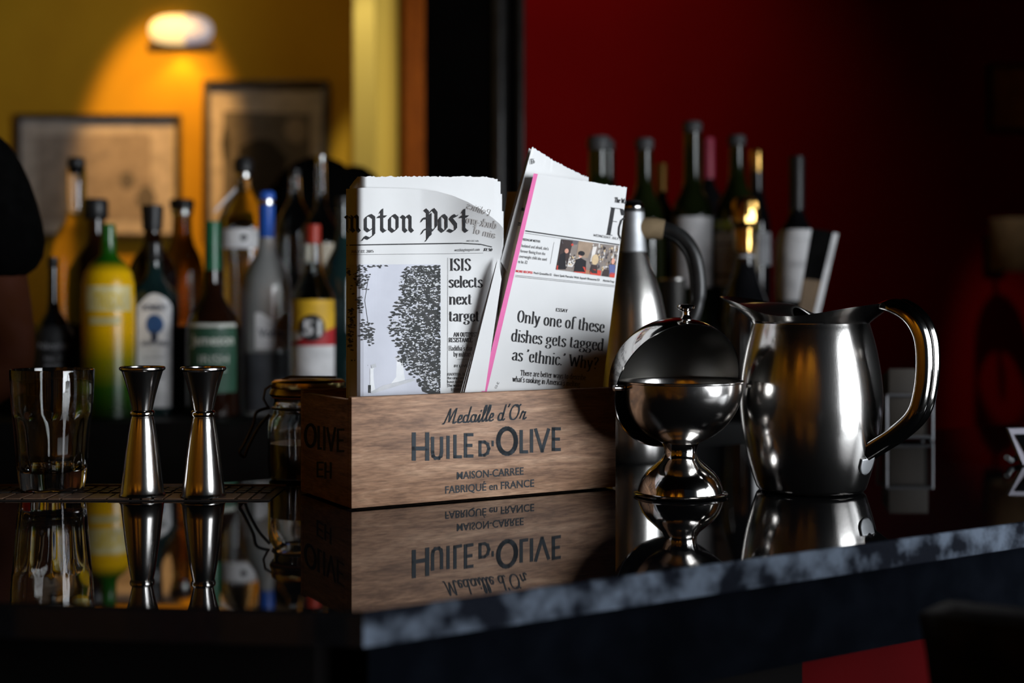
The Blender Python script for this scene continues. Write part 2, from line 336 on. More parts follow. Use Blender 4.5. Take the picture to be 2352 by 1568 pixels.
def bfont(t, bold=0.0):
    """the built-in sans face as flat triangles: (points with baseline 0 and cap height about .72, faces, width)"""
    if (t, bold) in _bf: return _bf[(t, bold)]
    c = bpy.data.curves.new('t', 'FONT'); c.body = t; c.offset = bold; c.resolution_u = 3
    o = bpy.data.objects.new('t', c); COL.objects.link(o)
    dg = bpy.context.evaluated_depsgraph_get(); me = bpy.data.meshes.new_from_object(o.evaluated_get(dg))
    vs = [(v.co.x, v.co.y) for v in me.vertices]; fs = [tuple(p.vertices) for p in me.polygons]
    bpy.data.objects.remove(o); bpy.data.curves.remove(c); bpy.data.meshes.remove(me)
    x0, x1 = min(v[0] for v in vs), max(v[0] for v in vs)
    _bf[(t, bold)] = ([(x-x0, y) for x, y in vs], fs, x1-x0); return _bf[(t, bold)]
def btext(pr, t, p0, p1, cap, bold=0.0, mi=0, up=None):
    vs, fs, wd = bfont(t, bold); dx, dy = p1[0]-p0[0], p1[1]-p0[1]; l = math.hypot(dx, dy)
    if up is None: up = (dy/l, -dx/l)
    b = len(pr.v); k = cap/.72
    pr.v += [pr.surf(p0[0]+dx*x/wd+up[0]*y*k, p0[1]+dy*x/wd+up[1]*y*k) for x, y in vs]
    for f in fs: pr.f.append(tuple(b+i for i in f)); pr.mi.append(mi)
def plane_surf(p0, n, off=.0004):
    p0, n = Vector(p0), Vector(n).normalized()
    o = Vector((0, 0, EYE)); q = p0+n*off
    def f(px, py):
        d = Vector(((px-CX)/FPX, 1, -(py-HY)/FPX)); return o+d*((q-o).dot(n)/d.dot(n))
    return f

# ------------------------------------------------------------------ the room
def sbox(name, x0, x1, y0, y1, z0, z1, m):
    bm = bmesh.new(); box(bm, x0, x1, y0, y1, z0, z1); return struct(obj(name, bm, m, smooth=0))
sbox('floor', -3.4, 3.2, -1.8, 5.6, -.05, 0, M['floor'])
sbox('ceiling', -3.4, 3.2, -1.8, 5.6, 3.1, 3.15, M['dark'])
sbox('wall_back', -3.3, X(812, 4.3), 4.5, 4.6, 0, 3.1, M['yellow'])
sbox('wall_left', -3.3, -3.2, -1.7, 4.5, 0, 3.1, M['yellow'])
sbox('wall_front', -3.3, .35, -1.7, -1.6, 0, 3.1, M['yellow'])
sbox('wall_passage', X(861, 4.3), .3, 5.2, 5.3, 0, 3.1, M['yellow'])
sbox('wall_red', X(1203, 3.6), 3.1, 3.6, 3.7, 0, 3.1, M['red'])
sbox('trim_1', X(812, 4.3), X(861, 4.3), 4.3, 5.2, 0, 3.1, M['pale'])          # pale pilaster at the passage
sbox('trim_2', X(930, 5.18), X(977, 5.18), 5.14, 5.2, 0, 3.1, M['casing'])       # timber door casing
sbox('trim_3', X(976, 3.5), X(1204, 3.6), 3.5, 3.7, 0, 3.1, M['dark'])          # black pillar
for nm, px, r in (('trim_4', 1147, 17.5), ('trim_5', 1197, 8.5)):
    bm = bmesh.new(); lathe(bm, [(r/FPX*3.5, 0), (r/FPX*3.5, 3.1)], 20, c=(X(px, 3.5), 3.5-.004, 0)); struct(obj(nm, bm, M['blackgloss']))
for k, (yy, wd) in enumerate(((-1.35, .10), (-.95, .06), (-.62, .14), (-.15, .05), (.28, .12), (.75, .08))): sbox('trim_%d' % (6+k), -3.2, -3.14, yy, yy+wd, 0, 3.1, M['casing'] if k % 2 else M['dark'])  # unseen posts added to put streaks into the steel reflections
for k, (xx, wd) in enumerate(((-1.95, .08), (-1.45, .16), (-1.0, .07), (-.72, .12), (-.30, .06), (.02, .10))): sbox('trim_%d' % (12+k), xx, xx+wd, -1.6, -1.55, 0, 3.1, M['casing'] if k % 2 else M['dark'])  # more added posts, mirrored as streaks in the pitcher
# canted window wall and right wall, each with a window
def window_wall(name, wname, c, az, w, h, z0, half):
    """wall segment with an opening; c: centre on the ground, az: direction of the inward normal, half: half length of the wall"""
    m = Matrix.Translation(Vector((c[0], c[1], 0))) @ Matrix.Rotation(az, 4, 'Z')   # local +y points inward
    bm = bmesh.new()
    for a in ((-half, -w/2, 0, 3.1), (w/2, half, 0, 3.1), (-w/2, w/2, 0, z0), (-w/2, w/2, z0+h, 3.1)): box(bm, a[0], a[1], -.22, -.12, a[2], a[3], m=m)
    struct(obj(name, bm, M['dark'], smooth=0))
    bm = bmesh.new()
    for a in ((-w/2, -w/2+.05, z0, z0+h), (w/2-.05, w/2, z0, z0+h), (-.03, .03, z0, z0+h), (-w/2, w/2, z0, z0+.05), (-w/2, w/2, z0+h-.05, z0+h)):
        box(bm, a[0], a[1], .01, .05, a[2], a[3], m=m)
    o = struct(obj(wname, bm, M['dark'], smooth=0))
    bm = bmesh.new(); box(bm, -w/2, w/2, -.17, -.165, z0, z0+h, m=m); p = obj('pane', bm, M['glass_t'], smooth=0); p.parent = o
window_wall('wall_front_corner', 'window_1', (2.27, -.218), math.radians(55), 1.5, 2.1, .30, 1.15)
window_wall('wall_right', 'window_2', (2.84, .85), math.radians(90), 1.0, 1.45, .87, .55)
sbox('wall_right_side', 3.0, 3.1, 1.4, 3.6, 0, 3.1, M['dark'])

# ------------------------------------------------------------------ bar counter and its front
E = Vector((.85, .526)).normalized(); C0 = Vector((-.092, .8085)); NB = Vector((-E.y, E.x))
far = lambda t, w=.615: C0+NB*w+E*t
FB = far(0); tt = (1.365-FB.y)/E.y; K = FB+E*tt
poly = [(-1.7, .974), tuple(C0), tuple(C0+E*2.6), tuple(far(2.6)), tuple(K), (-1.7, 1.365)]
bm = bmesh.new(); prism(bm, poly, TOP-.022, TOP, 0, 1)
bmesh.ops.bevel(bm, geom=[e for e in bm.edges if all(v.co.z > TOP-.001 for v in e.verts)], offset=.0025, segments=2, affect='EDGES', profile=.5)
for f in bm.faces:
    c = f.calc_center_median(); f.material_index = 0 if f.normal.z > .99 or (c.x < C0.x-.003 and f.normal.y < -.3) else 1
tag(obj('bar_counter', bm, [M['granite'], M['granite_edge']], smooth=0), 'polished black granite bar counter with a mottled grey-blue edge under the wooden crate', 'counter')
def inset(d, t): return C0+NB*d+E*t
bf = thing('bar_cabinet', 'black bar cabinet with red front panel below the granite counter', 'bar', (0, 0, 0))
m_apron = mat('blue_black_apron', (.0010, .0014, .0024), .9, spec=.01, noise=(30, (.0020, .0026, .0042), .4, .7))
bm = bmesh.new()
a, b = inset(.035, .02), inset(.035, 2.5); c, d = inset(.06, 2.5), inset(.06, .02); prism(bm, [tuple(a), tuple(b), tuple(c), tuple(d)], .952, TOP-.0225)
obj('apron', bm, m_apron, bf, True, 0)
def bar_panel(name, t0, t1, m, o=.10):
    bm = bmesh.new(); prism(bm, [tuple(inset(o, t0)), tuple(inset(o, t1)), tuple(inset(o+.03, t1)), tuple(inset(o+.03, t0))], 0, TOP-.0225); return obj(name, bm, m, bf, True, 0)
tR = .468
bar_panel('black_panel', .05, tR, M['dark']); rp = bar_panel('red_panel', tR, 2.5, mat('shaded_red_panel', (.035, .0006, .0010), .9, spec=.03, noise=(6, (.028, .0005, .0008), .4, .7))); rp['label'] = 'red painted panel'  # red paint darkened to carry the shade below the counter
bm = bmesh.new(); prism(bm, [(-1.65, 1.02), (-.13, .86), (-.10, .89), (-1.65, 1.06)], 0, TOP-.0225); obj('end_panel', bm, M['dark'], bf, True, 0)

# ------------------------------------------------------------------ rail mat
mt = thing('bar_mat', 'narrow black rubber rail mat under the glass and the two jiggers', 'mat', (-.42, 1.31, TOP))
bm = bmesh.new(); MT = .0022
box(bm, -.62, -.235, 1.264, 1.362, TOP+.0002, TOP+.0010)
obj('base', bm, M['rubber_k'], mt, True, 0)
bm = bmesh.new(); x = -.62
while x < -.245:
    wd = random.uniform(.007, .022)
    y0_ = 1.268+random.uniform(-.002, .002); box(bm, x, min(x+wd, -.236), y0_, 1.304+random.uniform(-.003, .003), TOP+.0010, TOP+MT, .0005); x += wd+random.uniform(.0015, .004)
obj('front_ribs', bm, M['rubber'], mt, True, 0)
bm = bmesh.new()
for j in (2, 3, 4):
    for i in range(30): box(bm, -.615+i*.0125, -.615+i*.0125+.009, 1.2835+j*.0145, 1.2835+j*.0145+.010, TOP+.0010, TOP+MT)
obj('rear_ribs', bm, M['rubber_k'], mt, True, 0)
bm = bmesh.new(); box(bm, -.62, -.235, 1.357, 1.361, TOP+.0010, TOP+.0036, .0006); obj('back_lip', bm, M['rubber'], mt, True, 0)
TM = TOP+MT

# ------------------------------------------------------------------ drinking glass
gD = 1.332; g = gD/FPX
gl = thing('drinking_glass', 'empty clear fluted tumbler on the rubber mat', 'glass', (X(120, gD), gD, TM))
yb = 1128
out = [(0, 1128), (64, 1128), (70, 1125), (73, 1105), (77, 1060), (82, 1000), (85, 968), (86, 958), (88, 950), (90, 920), (92, 880), (93, 855), (92.4, 852.5)]
inn = [(91, 852), (90, 856), (88.5, 900), (86, 945), (79, 975), (73, 1040), (69, 1070), (62, 1082), (45, 1086), (0, 1087)]
prof = [(r*g, (yb-y)*g) for r, y in out+inn]
nout = len(out)
def flute(t, r, z, i):
    if i < nout and 2 <= i <= 7:
        a = abs(math.sin(t*5)); k = {2: .5, 3: 1, 4: 1, 5: 1, 6: .8, 7: .35}[i]
        return r*(1-.050*k*(1-a)**.8+.012*k), z
    return r, z
bm = bmesh.new(); lathe(bm, prof, 120, mod=flute, cap0=True, cap1=True); bmesh.ops.remove_doubles(bm, verts=bm.verts, dist=1e-6)
obj('body', bm, M['glass'], gl, smooth=35)

# ------------------------------------------------------------------ jiggers
jD = 1.287; g = jD/FPX; yb = 1143
jg = thing('jigger', 'steel double jigger standing next to the tumbler', 'jigger', (X(327, jD), jD, TM), .3, 'pair of steel jiggers')
def J(l): return [(r*g, (yb-y)*g) for r, y in l]
bm = bmesh.new()
lathe(bm, J([(49, 1143), (51.5, 1142), (52, 1139.5), (50.5, 1137), (48.5, 1134), (45, 1105), (39, 1050), (32, 1000), (26, 966), (24, 960)])+J([(22, 962), (30, 1003), (37, 1053), (43, 1106), (46, 1136)]), 64, cap0=False, cap1=False)
obj('lower_cup', bm, M['steel'], jg)
bm = bmesh.new()
lathe(bm, J([(21, 960), (23, 945), (30, 912), (39, 879), (46, 857), (49.5, 855), (51.8, 852.5), (51.8, 849), (49.5, 846.5), (46.5, 848), (45, 856), (38, 880), (28, 914), (20, 944), (0, 946)]), 64, cap0=False)
obj('upper_cup', bm, M['steel'], jg)
bm = bmesh.new()
lathe(bm, J([(23, 961), (26.5, 960), (28, 956), (28, 952), (26, 948), (22.5, 946)]), 64, cap0=False, cap1=False); obj('waist_ring', bm, M['steel_p'], jg)
def dup(root, loc, rz, label):
    r = root.copy(); COL.objects.link(r); r.location = loc; r.rotation_euler = (0, 0, rz); r['label'] = label
    ROOTM[r.name] = Matrix.Translation(Vector(loc)) @ Matrix.Rotation(rz, 4, 'Z')
    for ch in list(root.children):
        c = ch.copy(); COL.objects.link(c); c.parent = r
    return r
dup(jg, (X(467, jD-.004), jD-.004, TM), 2.1, 'steel double jigger standing between the other jigger and the preserving jar')

# ------------------------------------------------------------------ wooden crate
BA = math.atan2(.495, .869); BL, BW, BH, BT = .295, .133, 260/FPX*1.2076, .0085
B0 = Vector((-.1485, 1.2076, TOP))
bx = thing('wooden_crate', 'weathered wooden olive oil crate filled with folded newspapers', 'crate', B0, BA)
def wbox(name, x0, x1, y0, y1, z0, z1, m=None):
    bm = bmesh.new(); box(bm, x0, x1, y0, y1, z0, z1, .0012); return obj(name, bm, m or M['wood'], bx, smooth=30)
wbox('front_panel', 0, BL, 0, BT, .0015, BH)
wbox('back_panel', 0, BL, BW-BT, BW, .0015, BH)
wbox('end_panel', 0, BT, BT, BW-BT, .0015, BH-.003); wbox('end_panel', BL-BT, BL, BT, BW-BT, .0015, BH-.003)
wbox('base_board', BT, BL-BT, BT, BW-BT, .0005, .007, M['wood_in'])
ux = Vector((math.cos(BA), math.sin(BA), 0)); uy = Vector((-math.sin(BA), math.cos(BA), 0))
pf = Print(plane_surf(B0, -uy, .0003))
zz = lambda x, y: (680+x/2.8, 860+y/2.8)
def deco(name, x0, x1, y0, y1, w=22):
    """stencil capitals drawn in crop pixels"""
    xs = lambda f: x0+w/2+(x1-x0-w)*f
    ys = lambda f: y1-w/2-(y1-y0-w)*f
    S = {'H': [[(0, 0), (0, 1)], [(1, 0), (1, 1)], [(0, .42), (1, .42)]], 'U': [[(0, 1), (0, .3), (.08, .1), (.3, 0), (.7, 0), (.92, .1), (1, .3), (1, 1)]], 'I': [[(.5, 0), (.5, 1)]],
         'L': [[(0, 1), (0, 0), (1, 0)]], 'E': [[(1, 1), (0, 1), (0, 0), (1, 0)], [(0, .5), (.85, .5)]], 'D': [[(0, 0), (0, 1), (.5, 1), (.85, .85), (1, .5), (.85, .15), (.5, 0), (0, 0)]],
         'O': [[(.5+.5*math.cos(a*PI/12), .5+.5*math.sin(a*PI/12)) for a in range(25)]], 'V': [[(0, 1), (.5, 0), (1, 1)]], "'": [[(.5, 0), (.5, 1)]]}[name]
    for st in S:
        pts = [zz(xs(a), ys(b)) for a, b in st]; ww = w/2.8
        for (ax, ay), (bx_, by_) in zip(pts, pts[1:]):
            dx, dy = bx_-ax, by_-ay; l = math.hypot(dx, dy)
            if l < 1e-6: continue
            ux_, uy_ = dx/l, dy/l; h = ww/2
            k = max(1, int(l/8))
            ax, ay = ax-ux_*h*.92, ay-uy_*h*.92; l2 = l+2*h*.92
            for i in range(k):
                p, q = l2*i/k, l2*(i+1)/k
                pf.poly([(ax+ux_*p-uy_*h, ay+uy_*p+ux_*h), (ax+ux_*q-uy_*h, ay+uy_*q+ux_*h), (ax+ux_*q+uy_*h, ay+uy_*q-ux_*h), (ax+ux_*p+uy_*h, ay+uy_*p-ux_*h)])
for a in (('H', 745, 857, 370, 555, 26), ('U', 868, 947, 398, 547, 21), ('I', 966, 990, 392, 543, 21), ('L', 1012, 1068, 385, 539, 21), ('E', 1080, 1142, 376, 534, 21),
          ('D', 1174, 1250, 424, 527, 19), ("'", 1256, 1274, 424, 462, 14), ('O', 1288, 1428, 334, 521, 27), ('L', 1438, 1494, 355, 507, 21), ('I', 1503, 1527, 350, 502, 21), ('V', 1532, 1634, 345, 500, 20), ('E', 1645, 1704, 338, 492, 21)):
    deco(*a)
pf.text("Medaille d'Or", zz(942, 318), zz(1478, 286), 36, 5.0, 3.2, font=SCR, ang=-.5, slant=.22, up=(0, -1))
btext(pf, 'MAISON-CARREE', zz(1035, 674), zz(1464, 642), 17.5, .012, up=(0, -1))
btext(pf, 'FABRIQU\u00c9 en FRANCE', zz(960, 765), zz(1532, 720), 17.5, .012, up=(0, -1))
pf.build('stencil_lettering', M['stencil'], bx)['label'] = 'faded dark blue-black stencilled lettering'
ps = Print(plane_surf(B0, -ux, .0003)); pf = ps
zs = zz; zz = lambda x, y: (670+x/4.75, 870+y/4.75)
for a in (('O', 140, 268, 490, 745, 30), ('L', 285, 325, 515, 765, 24), ('I', 340, 368, 520, 775, 24), ('V', 380, 480, 530, 785, 24), ('E', 495, 570, 545, 795, 24), ('E', 275, 345, 905, 1070, 20), ('H', 360, 430, 912, 1085, 20)): 
    deco(a[0], a[1], a[2], a[3], a[4], a[5]*.6)
ps.build('stencil_lettering', M['ink'], bx)

# ------------------------------------------------------------------ newspapers in the crate
_n = -uy; _q = B0+uy*BT
def inner_D(px):
    d = Vector(((px-CX)/FPX, 1, 0)); return (_q-Vector((0, 0, _q.z))).dot(Vector((_n.x, _n.y, 0)))/d.dot(Vector((_n.x, _n.y, 0)))
YB = lambda D: HY+(EYE-TOP-.0085)*FPX/D
sst = lambda a: a*a*(3-2*a)
cl = lambda a: max(0.0, min(1.0, a))
def interp(t, x):
    for (a, b), (c, d) in zip(t, t[1:]):
        if x <= c: return b+(d-b)*(x-a)/(c-a) if x > a else b
    return t[-1][1]
# --- the front page with the blackletter masthead
def D_post(px, py):
    D = inner_D(max(px, 830))+.020
    if px < 832: 
        t = cl((832-px)/37); D = inner_D(832)+.020+(px-832)*.0001+.050*(1-math.sqrt(max(0, 1-.97*t*t)))
    e = cl((px-965)/190); v = cl((650-py)/190)
    D -= .040*(e**1.4)*sst(v)
    D += .003*cl((px-1040)/110)*(1-sst(v))
    return D+.0006*math.sin(px*.05+py*.013)
POST_TOP = [(795, 434), (830, 431), (940, 433), (1000, 438), (1040, 449), (1075, 464), (1105, 481), (1130, 499), (1148, 514), (1157, 526)]
np_ = thing('newspaper', 'folded broadsheet with blackletter masthead and tree photograph, end nearest the tumbler', 'newspaper', P(970, 1100, 1.30))
bm = bmesh.new()
def f_post(u, v):
    px = 795+u*362; y0 = interp(POST_TOP, px)
    bot = YB(inner_D(px)+.02); py = y0+(bot-y0)*v
    px2 = px-(14*cl((py-530)/110)*u)
    return P(px2, py, D_post(px2, py))
grid_slab(bm, f_post, 70, 44, .0006); obj('front_sheet', bm, M['paper'], np_, True, 60)
bm = bmesh.new()
for i in range(7):
    rnd = random.Random(i); x0, x1, yt = 803+i*1.5, 1136+i*3.4, (405, 409, 407, 420, 412, 440, 480)[i]
    jag = [rnd.uniform(-1.6, 1.6) for _ in range(100)]
    def f_in(u, v, i=i, x0=x0, x1=x1, yt=yt, jag=jag):
        px = x0+u*(x1-x0); off = .0062+.0022*i
        D = inner_D(max(px, 840))+.020+off
        if px < 840: D += .046*(1-math.sqrt(max(0, 1-.97*cl((840-px)/38)**2)))
        y0 = yt+jag[int(u*90)]*(1 if i < 4 else .5)+5*cl((px-1100)/40)**2; bot = YB(D)
        if px < 822: y0 += (822-px)*1.2
        return P(px, y0+(bot-y0)*v**1.2, D)
    grid_slab(bm, f_in, 90, 14, .0010)
obj('inner_pages', bm, M['paper'], np_, True, 60)
post_surf = lambda px, py: P(px, py, D_post(px, py)-.0006)
mh = Print(post_surf); A40 = -math.radians(42)
def BLK(x0, base, sx, sy, strokes, w=8.6, hair=1.6):
    for st in strokes: mh.nib([(x0+a*sx, base-b*sy) for a, b in st], w, A40, hair, seg=3)
minim = lambda x: [(x-5, 37), (x, 33), (x, 7), (x+5, 1)]
gn = [minim(6), [(6, 28), (14, 38), (19, 33), (19, 7), (24, 1)]]
gg = [[(10, 39), (3, 33), (3, 8), (9, 2), (17, 9)], [(6, 36), (12, 39), (19, 33), (19, -6), (9, -15), (1, -11), (-3, -19)]]
gt = [[(4, 44), (8, 52), (8, 7), (13, 1), (17, 5)], [(0, 35), (16, 36)]]
go = [[(11, 39), (3, 32), (3, 8), (11, 1)], [(9, 38), (12, 39), (19, 32), (19, 8), (11, 1)]]
gP = [[(8, 52), (14, 46), (14, -14), (9, -21)], [(0, 24), (3, 31), (13, 32)], [(14, 40), (26, 53), (33, 44), (33, 13), (24, 2), (17, 9), (5, 5), (0, -4)], [(20, 42), (20, -8)]]
gs = [[(21, 38), (15, 35), (11, 39), (5, 33), (17, 17), (17, 7), (9, 1), (0, 5)]]
for x, gl_, s in ((796, [minim(2)], 1), (802, gn, 1), (836, gg, 1.2), (868, gt, 1.15), (892, go, 1.08), (921, gn, 1.12), (968, gP, 1.03), (1007, go, .95), (1029, gs, 1.05), (1057, gt, 1.1)): BLK(x, 533, s, 1, gl_, 8.6 if gl_ is not gP else 8)
mh.nib([(1014, 528), (1014, 497)], .9, 0, .9); mh.nib([(1065, 528), (1065, 492)], .9, 0, .9)
mh.line((796, 563), (900, 561), 2.4); mh.line((900, 561), (1060, 558.5), 2.4); mh.line((1060, 558.5), (1105, 561), 2.2); mh.line((1105, 561), (1130, 567), 1.8)
mh.build('masthead', M['ink'], np_)
hd = Print(post_surf)
hd.text('ISIS', (1033, 621), (1083, 621), 27, 4.2, 1.2); hd.text('selects', (1031, 660), (1109, 660), 25.5, 4.0, 1.2)
hd.text('next', (1032, 699), (1084, 699), 25.5, 4.0, 1.2); hd.text('target', (1031, 738), (1101, 738), 25.5, 4.0, 1.2)
hd.build('headline', M['ink'], np_)
sm = Print(post_surf)
sm.text('AN OUTPOST', (1042, 773), (1098, 773), 10, 1.3, .6); sm.text('RESISTANCE', (1031, 785.5), (1085, 785.5), 10, 1.3, .6)
sm.text("Haditha's dam", (1031, 805), (1088, 805), 11, 1.0, .5); sm.text('by military', (1042, 818.5), (1084, 818.5), 11, 1.0, .5)
sm.text('BY LOVEDAY', (1043, 843), (1090, 842), 5.5, 1.0, .5)
for i, t in enumerate(('HADITHA, IRAQ', 'the cities around', 'have fallen one', 'The walled town', 'Islamic')): sm.text(t, (1028+(8 if i == 4 else 0), 862+i*8.6), (1078-(14 if i == 4 else 0), 861.5+i*8.6), 5.6, .8, .5)
sm.text('JULY 22, 2015', (806, 580.5), (858, 580), 6, 1.0, .5); sm.text('washingtonpost.com', (1044, 577), (1102, 575.5), 6, .7, .45, slant=.2); sm.text('$1.50', (1110, 576), (1130, 577), 6.5, 1.6, .6, slant=.2)
sm.text('MD DC VA', (1072, 555), (1100, 555), 3.6, .6, .4)
sm.line((797, 585), (1020, 582.5), .6); sm.line((1020, 582.5), (1110, 581), .6); sm.line((1029, 592), (1028, 890), .6); sm.line((1058, 764), (1090, 764), .5); sm.line((1050, 825), (1080, 825), .5)
sm.build('small_print', M['ink'], np_)
gh = Print(post_surf)
gh.text('Politics', (1072, 478), (1124, 496), 14, 2.4, 1, mirror=True); gh.text('duck-pro', (1070, 512), (1140, 526), 17, 3.4, 1.2, mirror=True); gh.text('aim of', (1086, 535), (1138, 548), 15, 3, 1.2, mirror=True)
gh.build('show_through', M['ghost'], np_)
ph = Print(post_surf)
for i in range(28):
    for j in range(30):
        a, b, c, d = 797+i*7.68, 797+(i+1)*7.68, 607+j*10.2, 607+(j+1)*10.2
        ph.poly([(a, c), (b, c), (b, d), (a, d)], 0)
post_surf2 = lambda px, py: P(px, py, D_post(px, py)-.0009); ph2 = Print(post_surf2)
rnd = random.Random(5)
LB = [(600, 938), (640, 926), (680, 916), (720, 905), (750, 897), (775, 903), (800, 915), (830, 918), (850, 940), (875, 962), (905, 985)]
def leaf(x, y, s, mi=1):
    a = rnd.uniform(0, PI); n = 6
    ph2.poly([(min(1012, x+s*(1 if k % 3 else 1.7)*math.cos(a+k*2*PI/n)*rnd.uniform(.6, 1.1)), min(905, max(608, y+s*.62*math.sin(a+k*2*PI/n)*rnd.uniform(.6, 1.2)))) for k in range(n)], mi)
for _ in range(4200):
    y = rnd.uniform(610, 903); L_ = interp(LB, y); x = rnd.uniform(L_-6, 1010)
    k = cl((x-L_)/55)
    if rnd.random() < .18+.75*k: leaf(x, y, rnd.uniform(2.6, 5.0), 1 if rnd.random() < .93 else 2)
ph2.surf = lambda px, py: P(px, py, D_post(px, py)-.0011)
for _ in range(420): y = rnd.uniform(615, 895); leaf(rnd.uniform(interp(LB, y)+15, 1006), y, rnd.uniform(1.3, 2.6), rnd.choice((0, 3, 2)))
ph2.surf = post_surf2
for cx_, cy_, n_, sx_, sy_ in ((830, 640, 70, 14, 26), (842, 760, 60, 14, 22), (806, 735, 40, 6, 40), (802, 780, 30, 5, 22), (850, 775, 26, 8, 18), (828, 700, 22, 6, 18), (800, 625, 14, 4, 8), (850, 612, 8, 14, 2), (873, 612, 8, 6, 3)):
    for _ in range(n_): leaf(max(799, rnd.gauss(cx_, sx_*.6)), rnd.gauss(cy_, sy_*.6), rnd.uniform(2.2, 3.8))
ph2.nib([(846, 640), (838, 690), (846, 745)], 1, 0, 1, 1)
for pts, mi in (([(852, 838), (918, 816), (922, 824), (854, 846)], 2), ([(850, 846), (924, 826), (930, 872), (850, 900)], 3), ([(850, 900), (880, 885), (950, 868), (952, 874), (855, 904)], 2), ([(846, 884), (852, 884), (852, 902), (846, 902)], 1), ([(806, 826), (816, 826), (816, 829), (806, 829)], 1), ([(797, 838), (845, 838), (845, 840), (797, 840)], 2)):
    ph2.poly(pts, mi)
pho = ph.build('photograph', [M['photo_bg']], np_)
inkp = mat('photo_black', (.035, .037, .037), .9, noise=(90, (.06, .06, .06), .4, .7)); inkg = mat('photo_grey', (.42, .43, .45), .9, noise=(90, (.5, .5, .52), .4, .7)); inkw = mat('photo_pale', (.62, .63, .64), .9, noise=(90, (.68, .68, .7), .4, .7))
ph2.build('tree_image', [M['photo_bg'], inkp, inkg, inkw], pho)

# --- the food section, leaning
def D_food(px, py): return inner_D(px)+.005+max(0, 893-py)*.00006
def bil(TL, TR, BR, BL_): return lambda u, v: ((TL[0]*(1-u)+TR[0]*u)*(1-v)+(BL_[0]*(1-u)+BR[0]*u)*v, (TL[1]*(1-u)+TR[1]*u)*(1-v)+(BL_[1]*(1-u)+BR[1]*u)*v)
def sheet(bm, q, Df, nu=30, nv=20, thick=.0008, jag=0, seed=1):
    b = bil(*q); r = random.Random(seed); J_ = [r.uniform(-jag, jag) for _ in range(nu+1)]
    def f(u, v):
        px, py = b(u, v); py += J_[int(round(u*nu))]*(1-v)**6
        return P(px, py, Df(px, py))
    grid_slab(bm, f, nu, nv, thick)
nf = thing('newspaper', 'tilted newspaper food section with pink edge strip, next to the steel carafe', 'newspaper', P(1290, 1090, 1.34))
bm = bmesh.new(); sheet(bm, ((1227, 398), (1440, 430), (1362, 1075), (1064, 1075)), D_food, 70, 30, .0010, 1.2, 3)
for k in range(1, 6): sheet(bm, ((1231, 399+k*.8), (1438-k, 431+k), (1360, 1070), (1068, 1070)), lambda px, py, k=k: D_food(px, py)+.0016*k, 70, 6, .0010, 1.4, 3+k)
obj('folded_sheets', bm, M['paper'], nf, True, 60)
bm = bmesh.new()
q = bil((1222, 337), (1352, 408), (1330, 900), (1150, 600))
def f_e6(u, v):
    px, py = q(u, v); r = random.Random(int(u*60)); py += r.uniform(-1.8, 1.8)*(1-v)**8 + 4*math.sin(u*PI)*(1-v)**4
    return P(px, py, D_food(px, py)+.013+.004*math.sin(u*3))
grid_slab(bm, f_e6, 60, 10, .0008)
def f_e7(u, v):
    px, py = q(u, v); return P(px-7+u*3, py+3+u*5, D_food(px, py)+.020)
grid_slab(bm, f_e7, 20, 10, .0008)
obj('back_sheet', bm, M['paper'], nf, True, 60)
bm = bmesh.new()
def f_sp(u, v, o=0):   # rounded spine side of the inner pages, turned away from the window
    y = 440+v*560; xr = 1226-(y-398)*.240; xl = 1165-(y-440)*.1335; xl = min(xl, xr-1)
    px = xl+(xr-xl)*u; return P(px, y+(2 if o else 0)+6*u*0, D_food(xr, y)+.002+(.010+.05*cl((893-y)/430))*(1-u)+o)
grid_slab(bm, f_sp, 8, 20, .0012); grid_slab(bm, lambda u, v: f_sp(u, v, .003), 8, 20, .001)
obj('inner_pages', bm, M['paper_b'], nf, True, 60)['label'] = 'inner pages with the shade painted tan'
sps = lambda px, py: P(px, py, D_food(1226-(py-398)*.240, py)+.0008+(.010+.05*cl((893-py)/430))*(1-cl((px-(1165-(py-440)*.1335))/max(1, (1226-(py-398)*.240)-(1165-(py-440)*.1335)))))
sp = Print(sps); 
for y, h in ((475, 7), (509, 3), (514, 2)): sp.poly([(1186-(y-470)*.1, y), (1204-(y-470)*.2, y+2), (1204-(y-470)*.2, y+2+h), (1186-(y-470)*.1, y+h)])
sp.build('small_print', M['ink'], nf)
food_surf = lambda px, py: P(px, py, D_food(px, py)-.0005)
pk = Print(food_surf)
for i in range(30):
    y0, y1 = 398+i*20, 398+(i+1)*20; e = lambda y: 1227-(y-398)*.240; wd = lambda y: 8.5+ (y-398)*.006
    pk.poly([(e(y0)-1, y0), (e(y0)+wd(y0), y0+1.5*(i == 0)), (e(y1)+wd(y1), y1), (e(y1)-1, y1)])
pk.build('pink_strip', M['pink'], nf)['label'] = 'pink edge strip'
fh = Print(food_surf); SL = (.10, -1.0); 
fh.text('F', (1390, 538), (1424, 543), 62, 8.5, 1.4, up=(.17, -1))
fh.nib([(1434, 500), (1427, 506), (1422, 522), (1421, 538), (1425, 548)], 4.5, .1, 1)
fh.text('Only one of these', (1187, 739), (1388, 764), 27, 3.7, 1.0, up=SL); fh.text('dishes gets tagged', (1173, 783), (1386, 806), 27, 3.7, 1.0, up=SL)
fh.text("as 'ethnic.' Why?", (1175, 827), (1374, 848), 27, 3.7, 1.0, up=SL)
fh.build('headline', M['ink'], nf)
fs = Print(food_surf)
fs.text('The Wa', (1411, 464), (1438, 468), 11, 2.0, .6, ang=-.6)
fs.line((1207, 530), (1423, 562), 2.6); fs.line((1206, 535), (1422, 567), .7); fs.line((1184, 632), (1412, 655.5), .8); fs.line((1183.5, 635), (1411, 658.5), .8)
fs.text('WEDNESDAY, JULY 22', (1362, 542), (1428, 552), 5, .7, .45, slant=.15)
